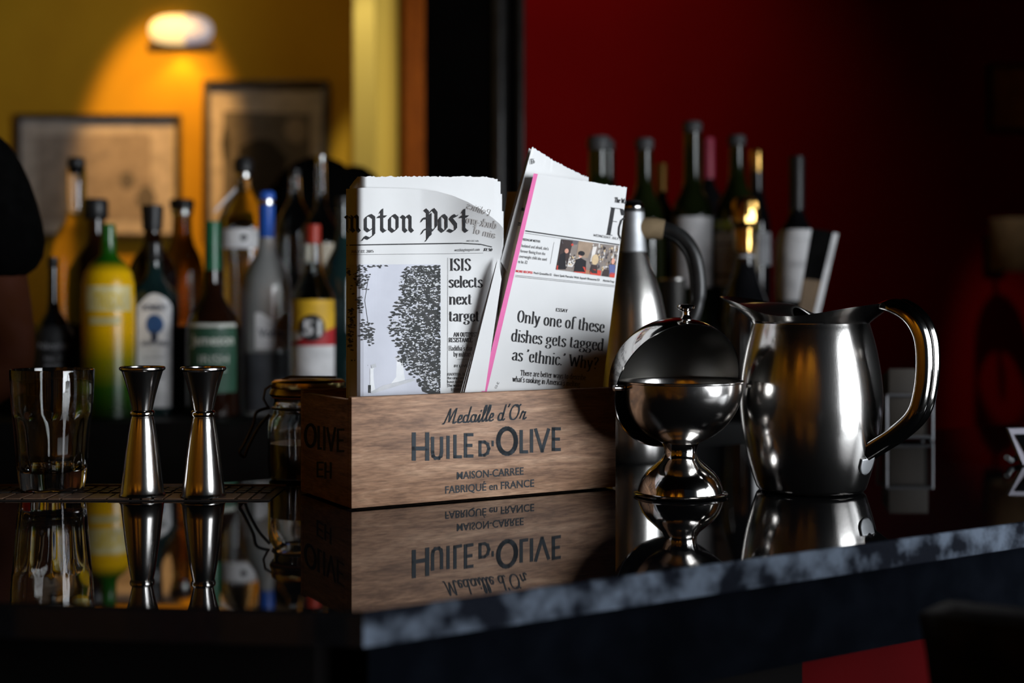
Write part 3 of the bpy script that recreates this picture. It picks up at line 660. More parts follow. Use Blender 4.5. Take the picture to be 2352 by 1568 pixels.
btext(fs, 'FEEDING MY MOTHER', (1201, 552), (1241, 557), 5.2, .02)
for i, (t, l) in enumerate((("Isolated and afraid, she's", 62), ('forever fleeing from the', 57), ('overweight child she used', 63), ('to be. E2', 21))):
    btext(fs, t, (1198-2.6*i, 567+i*12.2), (1198-2.6*i+l, 567+i*12.2+l*.12), 7.4)
fs.line((1273, 556), (1264, 606), .5)
btext(fs, 'Peach Quesadillas E2', (1226, 628.5), (1267, 633), 5, .012); btext(fs, 'Giant Spelt Pancake With Squash Blossoms E3', (1272, 633.5), (1377, 645), 5, .012); btext(fs, 'Absinthe Frapp', (1385, 646), (1411, 649), 5, .012)
fs.text('ESSAY', (1277, 714.5), (1304, 717), 7.2, 1.5, .6)
fs.text('There are better ways to describe', (1195, 862), (1345, 873), 12.5, 1.35, .55, up=SL); fs.text("what's cooking in America's melting", (1177, 876), (1332, 888), 12.5, 1.35, .55, up=SL)
fs.text('ZGI-E7', (1140, 893), (1147, 878), 4, .7, .4)
fs.build('small_print', M['ink'], nf)
fr = Print(food_surf); btext(fr, 'MORE RECIPES', (1185, 624.5), (1223, 628.5), 5.2, .03); fr.build('small_print', M['redink'], nf)['label'] = 'red small print'
e6 = Print(lambda px, py: P(px, py, D_food(px, py)+.0115)); e6.text('E6', (1220, 377), (1229, 374), 11, 1.5, .7, slant=.2); e6.build('small_print', M['ink'], nf)
# colour photograph on the food section
fp = Print(lambda px, py: P(px, py, D_food(px, py)-.0007)); qb = bil((1290, 549), (1421, 564), (1411.5, 637.6), (1278, 619))
cols = [lin(128, 118, 112), lin(60, 50, 50), lin(34, 32, 36), lin(205, 200, 196), lin(196, 70, 58), lin(165, 120, 95), lin(200, 176, 140), lin(92, 88, 92), lin(150, 130, 112), lin(88, 96, 140), lin(205, 150, 130)]
pm = [mat('photo_tone_%s' % n, c, .9, noise=(120, tuple(x*.8 for x in c[:3]), .4, .7)) for n, c in zip(('wall', 'shade', 'suit', 'cloth', 'chair', 'wood', 'fair', 'slate', 'taupe', 'blue', 'flesh'), cols)]
def pp(mi, *pts): fp.poly([qb(a, b) for a, b in pts], mi)
def pe(mi, cx, cy, rx, ry): pp(mi, *[(min(1, max(0, cx+rx*math.cos(k*PI/5))), min(1, max(0, cy+ry*math.sin(k*PI/5)))) for k in range(10)])
for i in range(8): pp(0, (i/8, 0), ((i+1)/8, 0), ((i+1)/8, 1), (i/8, 1))
fp.surf = lambda px, py: P(px, py, D_food(px, py)-.0009)
pp(1, (0, 0), (.2, .02), (.17, .9), (0, 1)); pp(7, (0, 0), (.3, 0), (.28, .12), (0, .14)); pp(8, (.3, 0), (.56, .0), (.5, .5), (.3, .5)); pp(3, (.56, .12), (.63, .1), (.6, .62), (.55, .6))
rp_ = random.Random(8)
for _ in range(150):
    a, b = rp_.uniform(.52, 1), rp_.uniform(.05, .8); pe(rp_.choice((0, 3, 6, 7, 8, 1, 3)), a, b, rp_.uniform(.006, .02), rp_.uniform(.02, .07))
for _ in range(60): pe(rp_.choice((3, 0, 6, 1)), rp_.uniform(.12, .36), rp_.uniform(.45, .78), .012, .03)
pp(3, (.13, .66), (.3, .66), (.26, .85), (.14, .85))
fp.surf = lambda px, py: P(px, py, D_food(px, py)-.0011)
pe(10, .12, .36, .035, .08); pp(2, (.02, .5), (.1, .4), (.16, .95), (.02, .98)); pe(4, .2, .14, .02, .04)
pe(2, .38, .38, .06, .08); pe(10, .37, .47, .025, .06); pp(2, (.3, .6), (.38, .52), (.48, .6), (.5, .95), (.3, .98)); pp(3, (.34, .5), (.38, .5), (.37, .6), (.34, .6))
pe(6, .63, .52, .06, .17); pp(1, (.58, .68), (.68, .68), (.7, .95), (.56, .95)); pe(10, .94, .5, .03, .1); pp(9, (.88, .62), (.99, .6), (.99, .9), (.9, .9))
pp(4, (.31, .78), (.5, .8), (.5, 1), (.3, 1)); pp(4, (.58, .82), (.76, .84), (.76, 1), (.58, 1)); pp(4, (.92, .86), (1, .86), (1, 1), (.91, 1)); pp(1, (.8, .78), (.9, .78), (.9, 1), (.78, 1)); pp(4, (0, .86), (.04, .86), (.03, 1), (0, 1)); pp(5, (.5, .88), (.57, .88), (.57, 1), (.5, 1))
fp.build('photograph', pm, nf)
# --- thin folded sheets leaning between the two
nt_ = thing('newspaper', 'thin folded newspaper sheets leaning in the gap between two thicker newspapers', 'newspaper', P(1095, 1090, 1.30))
bm = bmesh.new()
for k in range(3):
    sheet(bm, ((1139-k*2+5, 592+k*5), (1152, 640), (1090, 1060), (1028-k*7, 1060)), lambda px, py, k=k: inner_D(px)+.0045+.0022*k+max(0, 893-py)*.00001, 8, 30, .0008)
obj('folded_sheets', bm, M['paper'], nt_, True, 60)

# ------------------------------------------------------------------ preserving jar behind the crate
jrD = 1.432; g = jrD/FPX; jx = X(709, jrD); yb = HY+(EYE-TOP)/g
jar = thing('preserving_jar', 'squat glass preserving jar with wire clip behind the crate end', 'jar', (jx, jrD, TOP))
def JP(l): return [(r*g, (yb-y)*g) for r, y in l]
bm = bmesh.new()
lathe(bm, JP([(0, yb), (82, yb), (90, yb-6), (93, 1060), (93, 985), (90, 960), (80, 945), (78, 915), (81, 910)])+JP([(75, 911), (74, 948), (84, 962), (88, 986), (88, 1060), (84, yb-8), (0, yb-7)]), 56)
obj('glass_body', bm, M['glass'], jar)
bm = bmesh.new(); lathe(bm, JP([(0, yb-7.5), (84, yb-8.5), (87, 1060), (87, 1015), (0, 1015)]), 40); obj('contents', bm, mat('dark_preserve', (.02, .008, .005), .3, noise=(60, (.04, .015, .01), .4, .6)), jar)
bm = bmesh.new(); lathe(bm, JP([(70, 908), (86, 908), (89, 903), (87, 896), (84, 890), (86, 884), (84, 876), (76, 871), (0, 869)]), 56); obj('lid', bm, M['brass'], jar)
bm = bmesh.new(); lathe(bm, JP([(79, 911), (84, 911), (84, 908.5), (79, 908.5)]), 40); obj('rubber_seal', bm, mat('orange_rubber_seal', (.42, .12, .03), .5, noise=(60, (.36, .1, .03), .4, .6)), jar)
bm = bmesh.new()
lx = -91*g
tube(bm, [(-math.cos(a)*82*g, -math.sin(a)*82*g, (yb-935)*g) for a in [k*PI/12 for k in range(25)]], .0013, 8)
tube(bm, [(lx, -.004, (yb-935)*g), (lx-.005, -.006, (yb-915)*g), (lx-.003, -.006, (yb-893)*g), (lx+.006, -.004, (yb-880)*g), (-.02, 0, (yb-865)*g), (.03, 0, (yb-866)*g)], .0014, 8)
tube(bm, smoothp([(lx+.002, -.006, (yb-935)*g), (lx-.012, -.007, (yb-945)*g), (lx-.016, -.008, (yb-975)*g), (lx-.026, -.010, (yb-1020)*g), (lx-.030, -.011, (yb-1035)*g), (lx-.025, -.011, (yb-1046)*g), (lx-.021, -.010, (yb-1025)*g), (lx-.010, -.008, (yb-980)*g), (lx+.002, -.006, (yb-950)*g)]), .0017, 8)
obj('wire_clip', bm, M['wire'], jar)

# ------------------------------------------------------------------ sugar bowl with roll-top cover
sD = 1.304; g = sD/FPX; yb = 1137; sb_loc = (X(1563, sD), sD, TOP)
sb = thing('sugar_bowl', 'round steel sugar bowl on a foot with its roll-top cover swung open', 'bowl', sb_loc)
def SP(l): return [(r*g, (yb-y)*g) for r, y in l]
bm = bmesh.new()
arc = [(142*math.sin(a), 879+142*math.cos(a)) for a in [PI/2*k/16 for k in range(4, 17)]]
arci = [(138*math.sin(a), 877+138*math.cos(a)) for a in [PI/2*k/16 for k in range(0, 17)]]
lathe(bm, SP([(39, 1019)]+arc+[(145, 877), (145.5, 874), (143, 872.5), (140, 873.5)]+arci[::-1]), 80, cap1=False); obj('bowl', bm, M['steel'], sb)
bm = bmesh.new()
lathe(bm, SP([(0, 1136.5), (100, 1137), (106, 1134.5), (107.5, 1131), (104, 1129), (98, 1127), (95, 1115), (88, 1098), (76, 1082), (58, 1066), (44, 1054), (38, 1044), (37, 1034), (39, 1024), (46, 1012), (36, 1012)]), 80); obj('foot', bm, M['steel_p'], sb)
# cover: hemisphere shell open towards the room
AZ, EL = math.radians(22), math.radians(-24)
on = Vector((math.sin(AZ)*math.cos(EL), -math.cos(AZ)*math.cos(EL), math.sin(EL)))
pole = -on; e1 = pole.cross(Vector((0, 0, 1))).normalized(); e2 = e1.cross(pole)
cc = Vector((-6*g, 0, (yb-887)*g)); R1, R2 = 159*g, 156.4*g
bm = bmesh.new(); rings = []
for R, seq in ((R1, range(0, 25)), (R2, range(24, -1, -1))):
    for k in seq:
        a = PI/2*k/24*1.0
        if k == 0: rings.append([bm.verts.new(cc+pole*R)]); continue
        rings.append([bm.verts.new(cc+R*(pole*math.cos(a)+(e1*math.cos(t)+e2*math.sin(t))*math.sin(a))) for t in [2*PI*j/72 for j in range(72)]])
for a, b in zip(rings, rings[1:]):
    for k in range(72):
        k2 = (k+1) % 72
        if len(a) == 1: bm.faces.new((a[0], b[k], b[k2]))
        elif len(b) == 1: bm.faces.new((a[k], b[0], a[k2]))
        else: bm.faces.new((a[k], a[k2], b[k2], b[k]))
bm.normal_update()
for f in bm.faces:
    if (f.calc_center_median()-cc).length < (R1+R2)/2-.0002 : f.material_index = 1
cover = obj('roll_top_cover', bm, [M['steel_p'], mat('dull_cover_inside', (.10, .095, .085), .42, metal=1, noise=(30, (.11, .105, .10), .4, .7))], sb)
bm = bmesh.new(); kz = cc.z+R1-.0012
lathe(bm, [(.0042, kz-.001), (.0058, kz+.001), (.0045, kz+.003), (.0036, kz+.0055), (.0042, kz+.008), (.0085, kz+.0105), (.0092, kz+.0125), (.0078, kz+.0142), (0, kz+.0152)], 32, c=(cc.x+.007, -.010, -.0008)); obj('knob', bm, M['steel_p'], cover)
for s in (-1, 1):
    bm = bmesh.new(); p = cc+e1*s*R1; tube(bm, [p-e1*s*.009, p+e1*s*.002], .003, 14); obj('hinge_pin', bm, M['steel_p'], sb)

# ------------------------------------------------------------------ water pitcher
pD = 1.341; g = pD/FPX; yb = 1125; PHI = -math.radians(36)
pt = thing('water_pitcher', 'bell-shaped steel water pitcher with ice guard and wide handle', 'pitcher', (X(1862, pD), pD, TOP), PHI)
body = [(0, 1125), (108, 1125), (118, 1122.5), (123, 1117), (130, 1096), (143, 1050), (153, 1000), (159, 955), (161, 920), (160, 890), (155, 845), (146, 797), (137, 762), (132.5, 747), (131, 742)]
body = smoothp(body[3:], 3); base = [(0, 1125), (108, 1125), (118, 1122.5)]
def rim(t):
    c = math.cos(t)
    h, s = max(0, c), max(0, -c)
    return 12+52*h**3+28*s**2+52*s**8, 17+30*h**2+46*s**2
rows = [(r*g, (yb-y)*g, 0) for r, y in base+body]+[(131*g, (yb-742)*g, k) for k in (.25, .5, .75, 1.0)]
inr = [(129*g, (yb-742)*g, k) for k in (1.0, .6, .2)]+[(r*g-.0012, (yb-y)*g, 0) for r, y in body[::-2][:-1]]+[(105*g, (yb-1121)*g, 0), (0, (yb-1121)*g, 0)]
allr = rows+inr
def pmod(t, r, z, i):
    k = allr[i][2]
    if not k: return r, z
    dr, dz = rim(t); return r+dr*g*(k**1.3), z+dz*g*(k*.75+.25*k*k)
bm = bmesh.new(); lathe(bm, [(a, b) for a, b, _ in allr], 96, mod=pmod, cap0=False, cap1=False); bmesh.ops.remove_doubles(bm, verts=bm.verts, dist=1e-6)
obj('body', bm, M['steel'], pt, smooth=50)
bm = bmesh.new()
def f_guard(u, v):
    t = PI+(u-.5)*2.9; dr, dz = rim(t); r = (129+dr*.75)*g*(1-v)+62*g*v*(1 if abs(u-.5) < .49 else 1); z = (yb-742)*g+dz*g*.72-(8*v)*g+.003*math.sin(v*PI)
    x, y = r*math.cos(t), r*math.sin(t)
    if v > 0: x = x*(1-v)+(.004-.02*math.cos((u-.5)*2.9))*v
    return Vector((x, y, z))
G = [[bm.verts.new(f_guard(i/24, j/8)) for i in range(25)] for j in range(9)]
for j in range(8):
    for i in range(24): bm.faces.new((G[j][i], G[j][i+1], G[j+1][i+1], G[j+1][i]))
o = obj('ice_guard', bm, M['steel_in'], pt); sm_ = o.modifiers.new('s', 'SOLIDIFY'); sm_.thickness = .001
cphi = math.cos(PHI)
def hq(px, py):
    q = (px-CX)/FPX; sp_ = -math.sin(PHI); r = (q*pD-X(1862, pD))/(cphi+q*sp_); return (r, EYE-TOP-(py-HY)/FPX*(pD-r*sp_))
hp = smoothp([hq(*p) for p in ((2018, 706), (2058, 710), (2096, 734), (2118, 775), (2123, 830), (2118, 890), (2102, 944), (2062, 984), (2016, 1014), (1974, 1040), (1952, 1052))], 6)
bm = bmesh.new(); rings = []
lobe = lambda w_: math.sqrt(max(0, 1-(2*abs(w_)-1)**2))
cs = [(w_/16, .0115*lobe(w_/16)+.0006) for w_ in range(-16, 17)]+[(w_/16, -.0035*lobe(w_/16)-.0006) for w_ in range(16, -17, -2)]
for i, (r, z) in enumerate(hp):
    a, b = hp[max(i-1, 0)], hp[min(i+1, len(hp)-1)]; dx, dz = b[0]-a[0], b[1]-a[1]; l = math.hypot(dx, dz); nx, nz = -dz/l, dx/l
    if i == 0: s0 = (nx, nz)
    nx, nz = (-nx, -nz) if False else (nx, nz)
    f = i/(len(hp)-1); wd = .0215*(1-.22*f)*min(1, .45+.11*i); th_ = min(1, .2+.12*i)
    rings.append([bm.verts.new((r+nx*h*th_, wd*w_, z+nz*h*th_)) for w_, h in cs])
n = len(cs)
for a, b in zip(rings, rings[1:]):
    for k in range(n): bm.faces.new((a[k], a[(k+1) % n], b[(k+1) % n], b[k]))
bm.faces.new(rings[0][::-1]); bm.faces.new(rings[-1]); hd_ = obj('handle', bm, M['steel_p'], pt, smooth=60)
bm = bmesh.new()
def body_r(z):
    for (r0, y0), (r1, y1) in zip(body, body[1:]):
        z0, z1 = (yb-y0)*g, (yb-y1)*g
        if z0 <= z <= z1: return (r0+(r1-r0)*(z-z0)/(z1-z0))*g
    return body[0][0]*g
def f_tab(u, v):
    wd = .012*math.sqrt(max(0.02, 1-max(0, v-.35)**2/.65**2)); y = (u-.5)*2*wd-.009; z = (yb-1040)*g-v*.0165
    r = body_r(z)+.0008; return Vector((math.sqrt(r*r-y*y), y, z))
G = [[bm.verts.new(f_tab(i/10, j/10)) for i in range(11)] for j in range(11)]
for j in range(10):
    for i in range(10): bm.faces.new((G[j][i], G[j][i+1], G[j+1][i+1], G[j+1][i]))
o = obj('handle_tab', bm, M['collar'], hd_); s_ = o.modifiers.new('s', 'SOLIDIFY'); s_.thickness = .0009; s_.offset = 1

# ------------------------------------------------------------------ thermal carafe
cD = 1.60; g = cD/FPX; yb = HY+(EYE-TOP)/g
cf = thing('thermal_carafe', 'steel vacuum carafe with black curved handle behind the food newspaper', 'carafe', (X(1450, cD), cD, TOP), -.1)
def CP(l): return [(r*g, (yb-y)*g) for r, y in l]
bm = bmesh.new(); lathe(bm, CP([(0, yb), (78, yb), (82, yb-6), (83, 1000), (83, 860), (82, 780), (78, 725), (69, 680), (56, 640), (44, 608), (36, 585), (34, 580)]), 64); obj('body', bm, M['steel_s'], cf)
bm = bmesh.new(); lathe(bm, CP([(34, 580), (36, 578), (33, 545), (31, 510), (30, 488), (28, 486)]), 48); obj('collar', bm, M['collar'], cf)
bm = bmesh.new(); lathe(bm, CP([(28, 486), (30, 485), (30, 480), (27, 478), (27, 470), (23, 463), (16, 460), (14, 468), (0, 468)]), 48); lid = obj('lid', bm, M['plastic'], cf)
bm = bmesh.new(); lathe(bm, CP([(27.6, 479), (28.4, 478), (28.0, 470), (25, 466)]), 48, cap0=False, cap1=False); obj('lid_ring', bm, M['steel_p'], lid)
def hx(px, py): return ((px-1450)*g, 0, (yb-py)*g)
bm = bmesh.new(); hpts = smoothp([hx(1478, 525), hx(1520, 526), hx(1562, 545), hx(1590, 585), (hx(1601, 640)), hx(1600, 690), hx(1588, 730), hx(1560, 770), hx(1530, 800)], 6)
tube(bm, hpts, [19*g-.0004*0 if i < 30 else 17*g for i in range(len(hpts))], 16); hc = obj('handle', bm, M['plastic'], cf)
bm = bmesh.new(); tube(bm, [hx(1472, 525), hx(1485, 524.5), hx(1505, 525), hx(1524, 528)], [24*g, 25*g, 24.5*g, 23*g], 20); obj('tape_wrap', bm, M['tape'], hc)

# ------------------------------------------------------------------ back bar
T1, T2 = TOP, 1.20
bb = thing('back_bar', 'black stepped back bar carrying the front row of bottles', 'cabinet', (-.5, 2.45, 0))
bm = bmesh.new(); box(bm, -2.2, .60, 2.12, 2.78, 0, T1, .004); obj('cabinet', bm, M['black'], bb, True, 30)
bm = bmesh.new(); box(bm, -2.2, .60, 2.415, 2.78, T1+.0005, T2, .004); tag(obj('riser_shelf', bm, M['black'], None, False, 30), 'black riser step under the rear row of bottles on the back bar', 'shelf')

GL = {}
GL['clear'] = mat('clear_bottle_glass', (.86, .90, .88), .03, trans=1, ior=1.10, coat=1)
GL['frost'] = mat('frosted_bottle_glass', (.60, .61, .60), .25, trans=.6, ior=1.25, coat=.8, noise=(20, (.52, .53, .52), .4, .6))
GL['brown'] = mat('dark_amber_glass', (.010, .0035, .0018), .05, trans=.15, ior=1.4, spec=.9, noise=(20, (.016, .005, .002), .4, .6))
GL['amber'] = mat('pale_whisky_glass', (.60, .34, .09), .05, trans=.85, ior=1.35, noise=(20, (.5, .28, .07), .4, .6))
GL['dark'] = mat('dark_green_glass', (.006, .010, .006), .05, trans=.05, noise=(20, (.010, .014, .009), .4, .6), spec=.9)
GL['green'] = mat('olive_green_glass', (.008, .013, .003), .05, trans=.3, spec=.9, noise=(20, (.014, .02, .005), .4, .6))
GL['black'] = mat('black_glass', (.004, .004, .005), .06, noise=(20, (.007, .007, .008), .4, .6), spec=.9)
GL['teal'] = mat('blue_green_glass', (.008, .022, .022), .05, trans=.3, spec=.9, noise=(20, (.012, .032, .032), .4, .6))
def cm(name, c, rough=.4, metal=0): return mat(name, c, rough, metal, noise=(30, tuple(x*.75 for x in c[:3]), .4, .65))
CP_ = {'black': cm('black_cap', (.012, .012, .013), .4), 'grey': cm('grey_stopper', (.055, .055, .058), .5), 'blue': cm('blue_capsule', (.02, .09, .42), .3), 'green': cm('green_capsule', (.012, .11, .05), .3), 'gold': cm('gold_foil', (.72, .42, .12), .22, 1),
       'pink': cm('raspberry_capsule', (.36, .03, .07), .45), 'silver': cm('silver_collar', (.6, .6, .58), .25, 1), 'red': cm('red_capsule', (.35, .03, .015), .4)}
LB_ = {'white': cm('white_label', (.78, .77, .78), .8), 'cream': cm('cream_label', (.46, .40, .31), .7), 'black': cm('black_label', (.012, .012, .014), .6), 'greenl': cm('green_label', (.018, .075, .042), .6), 'yellow': cm('yellow_label', (.72, .42, .02), .6),
       'red': cm('red_label', (.42, .015, .02), .6), 'blue': cm('blue_label_figure', (.03, .10, .28), .6), 'grey': cm('grey_label', (.42, .42, .44), .7), 'ink': M['ink'], 'pale': cm('pale_print', (.55, .56, .50), .7), 'navy': cm('navy_print', (.02, .03, .07), .7)}
class Bottle:
    """a bottle from picture measurements: prof [(half width, y)] downwards from the top; stands on tier z at depth D"""
    def __init__(s, label, cx, D, z, prof, gm, group=None, sq=None, body='glass_body', n=40):
        s.D = D; s.g = D/FPX; s.cx = cx; s.z = z; s.yb = HY+(EYE-z)/s.g; s.sq = sq
        s.t = thing('bottle', label, 'bottle', (X(cx, D), D, z), 0, group)
        hw = prof[-1][0]
        pr = [(0, s.yb), (hw*.93, s.yb), (hw, s.yb-4)]+[(a, b) for a, b in prof[::-1]]
        low = min(y for _, y in pr)
        pr.append((0, low))
        s.prof = pr; pz = [(max(r, 0)*s.g, (s.yb-y)*s.g) for r, y in pr]
        bm = bmesh.new(); lathe(bm, pz, n, mod=(s.mod if sq else None)); bmesh.ops.remove_doubles(bm, verts=bm.verts, dist=1e-6); obj(body, bm, gm, s.t)
    def mod(s, t, r, z, i):
        k = s.sq; c, d = abs(math.cos(t)), abs(math.sin(t)); f = (c**k+d**k)**(-1/k)
        wide = cl((r/s.g-22)/20); return r*(1+(f-1)*wide), z
    def lath(s, name, prof, m, n=28):
        bm = bmesh.new(); lathe(bm, [(r*s.g, (s.yb-y)*s.g) for r, y in prof[::-1]], n, mod=(s.mod if s.sq else None)); return obj(name, bm, m, s.t)
    def radius(s, y):
        for (r0, y0), (r1, y1) in zip(s.prof, s.prof[1:]):
            if y1 <= y <= y0 and y0 > y1: return r0+(r1-r0)*(y0-y)/(y0-y1)
        return s.prof[2][0]
    def at(s, a, y, off=.8):
        t = -PI/2+a+math.atan2(s.t.location.x, s.t.location.y)*-1; r = (s.radius(y)+off)*s.g; z = (s.yb-y)*s.g
        if s.sq: r, z = s.mod(t, r, z, 0); r += 0
        return Vector((r*math.cos(t), r*math.sin(t), z))
    def wrap(s, name, y0, y1, a, m, parent=None, off=.8, top=None, a0=None):
        """label wrapped round the front: rows y0..y1, half angle a (radians) or from a0 to a"""
        bm = bmesh.new(); lo = -a if a0 is None else a0; nu, nv = 20, 8
        def yy(u, v):
            t0 = y0 if top is None else y0+top(lo+(a-lo)*u); return t0+(y1-t0)*v
        G = [[bm.verts.new(s.at(lo+(a-lo)*i/nu, yy(i/nu, j/nv), off)) for i in range(nu+1)] for j in range(nv+1)]
        for j in range(nv):
            for i in range(nu): bm.faces.new((G[j][i], G[j+1][i], G[j+1][i+1], G[j][i+1]))
        o = obj(name, bm, m, parent or s.t, normals=False)
        return o
    def words(s, t, y, cap, a0, a1, m, parent, bold=.0, off=1.3):
        vs, fs, wd = bfont(t, bold); me = bpy.data.meshes.new('words')
        me.from_pydata([s.at(a0+(a1-a0)*x/wd, y-q*cap/.72, off) for x, q in vs], [], fs)
        return link('lettering', me, m, parent)
    def blob(s, name, a, y, ra, ry, m, parent, off=1.6, k=14):
        me = bpy.data.meshes.new(name); q = [s.at(a, y, off)]+[s.at(a+ra*f*math.cos(2*PI*i/k), y+ry*f*math.sin(2*PI*i/k), off) for f in (.35, .7, 1) for i in range(k)]
        fs = [(0, 1+i, 1+(i+1) % k) for i in range(k)]+[(1+r*k+i, 1+(r+1)*k+i, 1+(r+1)*k+(i+1) % k, 1+r*k+(i+1) % k) for r in (0, 1) for i in range(k)]
        me.from_pydata(q, [], fs)
        return link(name, me, m, parent, smooth=0)
def nk(*a): return list(a)
# --- left group
b = Bottle('tall clear bottle with a dark stopper, at the rear beside the dark sleeve', 175, 2.66, T2, [(20, 385), (22, 392), (22, 440), (20, 480), (24, 505), (40, 530), (58, 560), (62, 600)], GL['clear'])
b.lath('stopper', [(0, 362), (16, 362), (20, 368), (20, 382), (15, 388), (14, 400)], CP_['black'])
b = Bottle('dark whisky bottle with wide black cap, directly behind the yellow bottle', 220, 2.52, T2, [(19, 500), (20, 540), (24, 562), (44, 590), (60, 620), (62, 660)], GL['brown'])
b.lath('cap', [(0, 456), (25, 457), (28, 464), (28, 498), (24, 504), (19, 504)], CP_['black'])
b = Bottle('dark whisky bottle with tapered black cap, behind the arched-label gin', 350, 2.49, T2, [(18, 528), (19, 548), (26, 572), (44, 596), (55, 625), (56, 660)], GL['brown'])
b.lath('cap', [(0, 471), (24, 472), (25, 478), (22, 528), (18, 530)], CP_['black'])
b = Bottle('pale amber whisky bottle with black cap and thin metal band', 418, 2.66, T2, [(21, 495), (22, 535), (28, 560), (42, 590), (50, 625), (51, 660)], GL['amber'])
b.lath('cap', [(0, 457), (26, 458), (28, 464), (27, 480), (22, 482)], CP_['black']); b.lath('band', [(22, 482), (24, 483), (24, 494), (22, 495)], CP_['silver'])
b = Bottle('slim black bottle with grey script on a black label, next to the bare arm', 122, 2.24, T1, [(11, 605), (12, 690), (16, 715), (30, 738), (43, 760), (45, 790)], GL['black'])
b.lath('cap', [(0, 590), (12, 591), (12, 612), (11, 614)], CP_['black'])
l = b.wrap('label', 745, 850, 1.1, LB_['black'], top=lambda a: 12*a*a); b.words('Nicolas', 800, 16, -.75, .85, LB_['grey'], l); b.words('No. 7', 826, 9, -.4, .45, LB_['grey'], l); b.words('BRAND', 842, 7, -.4, .45, LB_['grey'], l)
ym = zramp_mat('yellow_to_green_coating', [(0, lin(6, 20, 4)), (.19, lin(34, 70, 8)), (.36, lin(128, 120, 8)), (.54, lin(226, 172, 6)), (.90, lin(232, 180, 10)), (.97, lin(24, 76, 12))], 0, .27, .22)
b = Bottle('bright yellow bottle fading to green at its foot, with white lettering bands', 249, 2.20, T1, [(18, 556), (18, 582), (24, 592), (40, 605), (52, 625), (58, 652), (60, 690)], ym, body='coated_body')
b.lath('cap', [(0, 514), (15, 515), (16, 520), (16, 560), (18, 562), (18, 596), (19, 598)], cm('bottle_green_cap', (.02, .12, .02), .12))
l = b.wrap('label_band', 656, 714, .95, cm('pale_yellow_band', (.78, .66, .30), .4)); b.words('TREDK', 706, 34, -.55, .6, cm('yellow_print', (.75, .52, .02), .5), l, .02); b.wrap('lower_band', 727, 744, .45, cm('pale_yellow_line', (.62, .52, .22), .4), a0=-.75)
b = Bottle('square gin bottle with arched pale label and blue figure', 354, 2.275, T1, [(17, 600), (18, 622), (24, 642), (38, 660), (48, 676), (49, 700)], GL['teal'], sq=5, n=64)
b.lath('cap', [(0, 556), (17, 557), (18, 562), (18, 598), (17, 600)], cm('dark_steel_cap', (.05, .05, .05), .2, .6))
l = b.wrap('label', 700, 932, .72, LB_['white'], top=lambda a: -26+58*a*a, off=1.2); b.words('BOMBAY', 712, 13, -.5, .5, LB_['navy'], l, .02, 1.8); b.words('SAPPHIRE', 792, 11, -.55, .55, LB_['navy'], l, .02, 1.8)
b.blob('figure', 0, 744, .36, 23, LB_['blue'], l, 2.0); b.blob('figure', 0, 772, .14, 13, LB_['navy'], l, 2.2)
for k in range(4): b.wrap('text_line', 818+k*15, 822+k*15, .42, LB_['grey'], l, 1.8)
b = Bottle('dark whiskey bottle with green capsule and green label, behind the jigger nearer the crate', 488, 2.24, T1, [(17, 600), (18, 640), (22, 672), (36, 700), (54, 725), (60, 750), (61, 800)], GL['brown'])
b.lath('capsule', [(0, 508), (17, 509), (18, 514), (18, 610), (17.5, 622), (17, 622)], CP_['green'])
l = b.wrap('label', 742, 898, 1.05, LB_['greenl']); b.wrap('label_border', 742, 750, 1.05, LB_['pale'], l, 1.2); b.words('Jameson', 790, 24, -.85, .85, LB_['pale'], l, .02); b.words('IRISH', 832, 20, -.5, .6, LB_['pale'], l); b.wrap('text_line', 846, 850, .5, LB_['pale'], l, 1.3)
b = Bottle('clear bottle with black pourer and small white label, behind the blue-capped bottle', 560, 2.52, T2, [(15, 396), (16, 425), (26, 448), (46, 478), (57, 505), (58, 540)], GL['clear'])
b.lath('stopper', [(0, 362), (18, 363), (22, 370), (22, 392), (16, 398)], CP_['black']); b.lath('band', [(16, 398), (17.5, 399), (17.5, 408), (16, 409)], CP_['silver'])
l = b.wrap('label', 528, 572, .8, LB_['white'], a0=-.9); b.words('TEQUILA', 602, 20, -.75, .6, LB_['black'], l); b.blob('emblem', 0, 548, .12, 8, LB_['black'], l)
bm = bmesh.new(); tg = [(17, 425), (-48, 492)]
prism(bm, [(-14*b.g, -21*b.g), (-62*b.g, -26*b.g), (-62*b.g, -24*b.g), (-14*b.g, -18*b.g)], 0, 8*b.g)
for v in bm.verts: v.co.z += (b.yb-440)*b.g-(-v.co.x/b.g-14)*1.08*b.g
obj('white_strip', bm, LB_['white'], b.t)  # slim white slab slanting down from the neck
b = Bottle('frosted vodka bottle with royal blue capsule', 612, 2.28, T1, [(18, 545), (20, 568), (27, 590), (43, 612), (55, 640), (58, 672)], GL['frost'])
b.lath('capsule', [(0, 440), (16, 440), (19, 446), (19, 458), (18.5, 460), (18.5, 545), (18, 546)], CP_['blue']); b.lath('band', [(19, 459), (20, 460), (20, 470), (19, 471)], CP_['silver'])
l = b.wrap('label', 725, 800, .95, LB_['white'], a0=-.45, top=lambda a: 8*math.sin(a*5)); b.words('Vodka', 772, 20, -.3, .7, LB_['navy'], l, .02); b.wrap('dark_label', 808, 940, 1.0, cm('slate_label', (.06, .065, .075), .6))
b = Bottle('rum bottle with yellow, red and white label, next to the crate newspaper', 719, 2.22, T1, [(19, 560), (21, 590), (24, 620), (33, 648), (46, 668), (51, 690), (52, 720)], GL['clear'])
b.lath('cap', [(0, 515), (17, 516), (18, 520), (18, 556), (19, 560)], CP_['red'])
l = b.wrap('label', 688, 866, 1.15, LB_['white']); b.wrap('yellow_panel', 688, 760, 1.15, LB_['yellow'], l, 1.3); b.wrap('red_band', 768, 792, 1.15, LB_['red'], l, 1.5, top=lambda a: -16*a)
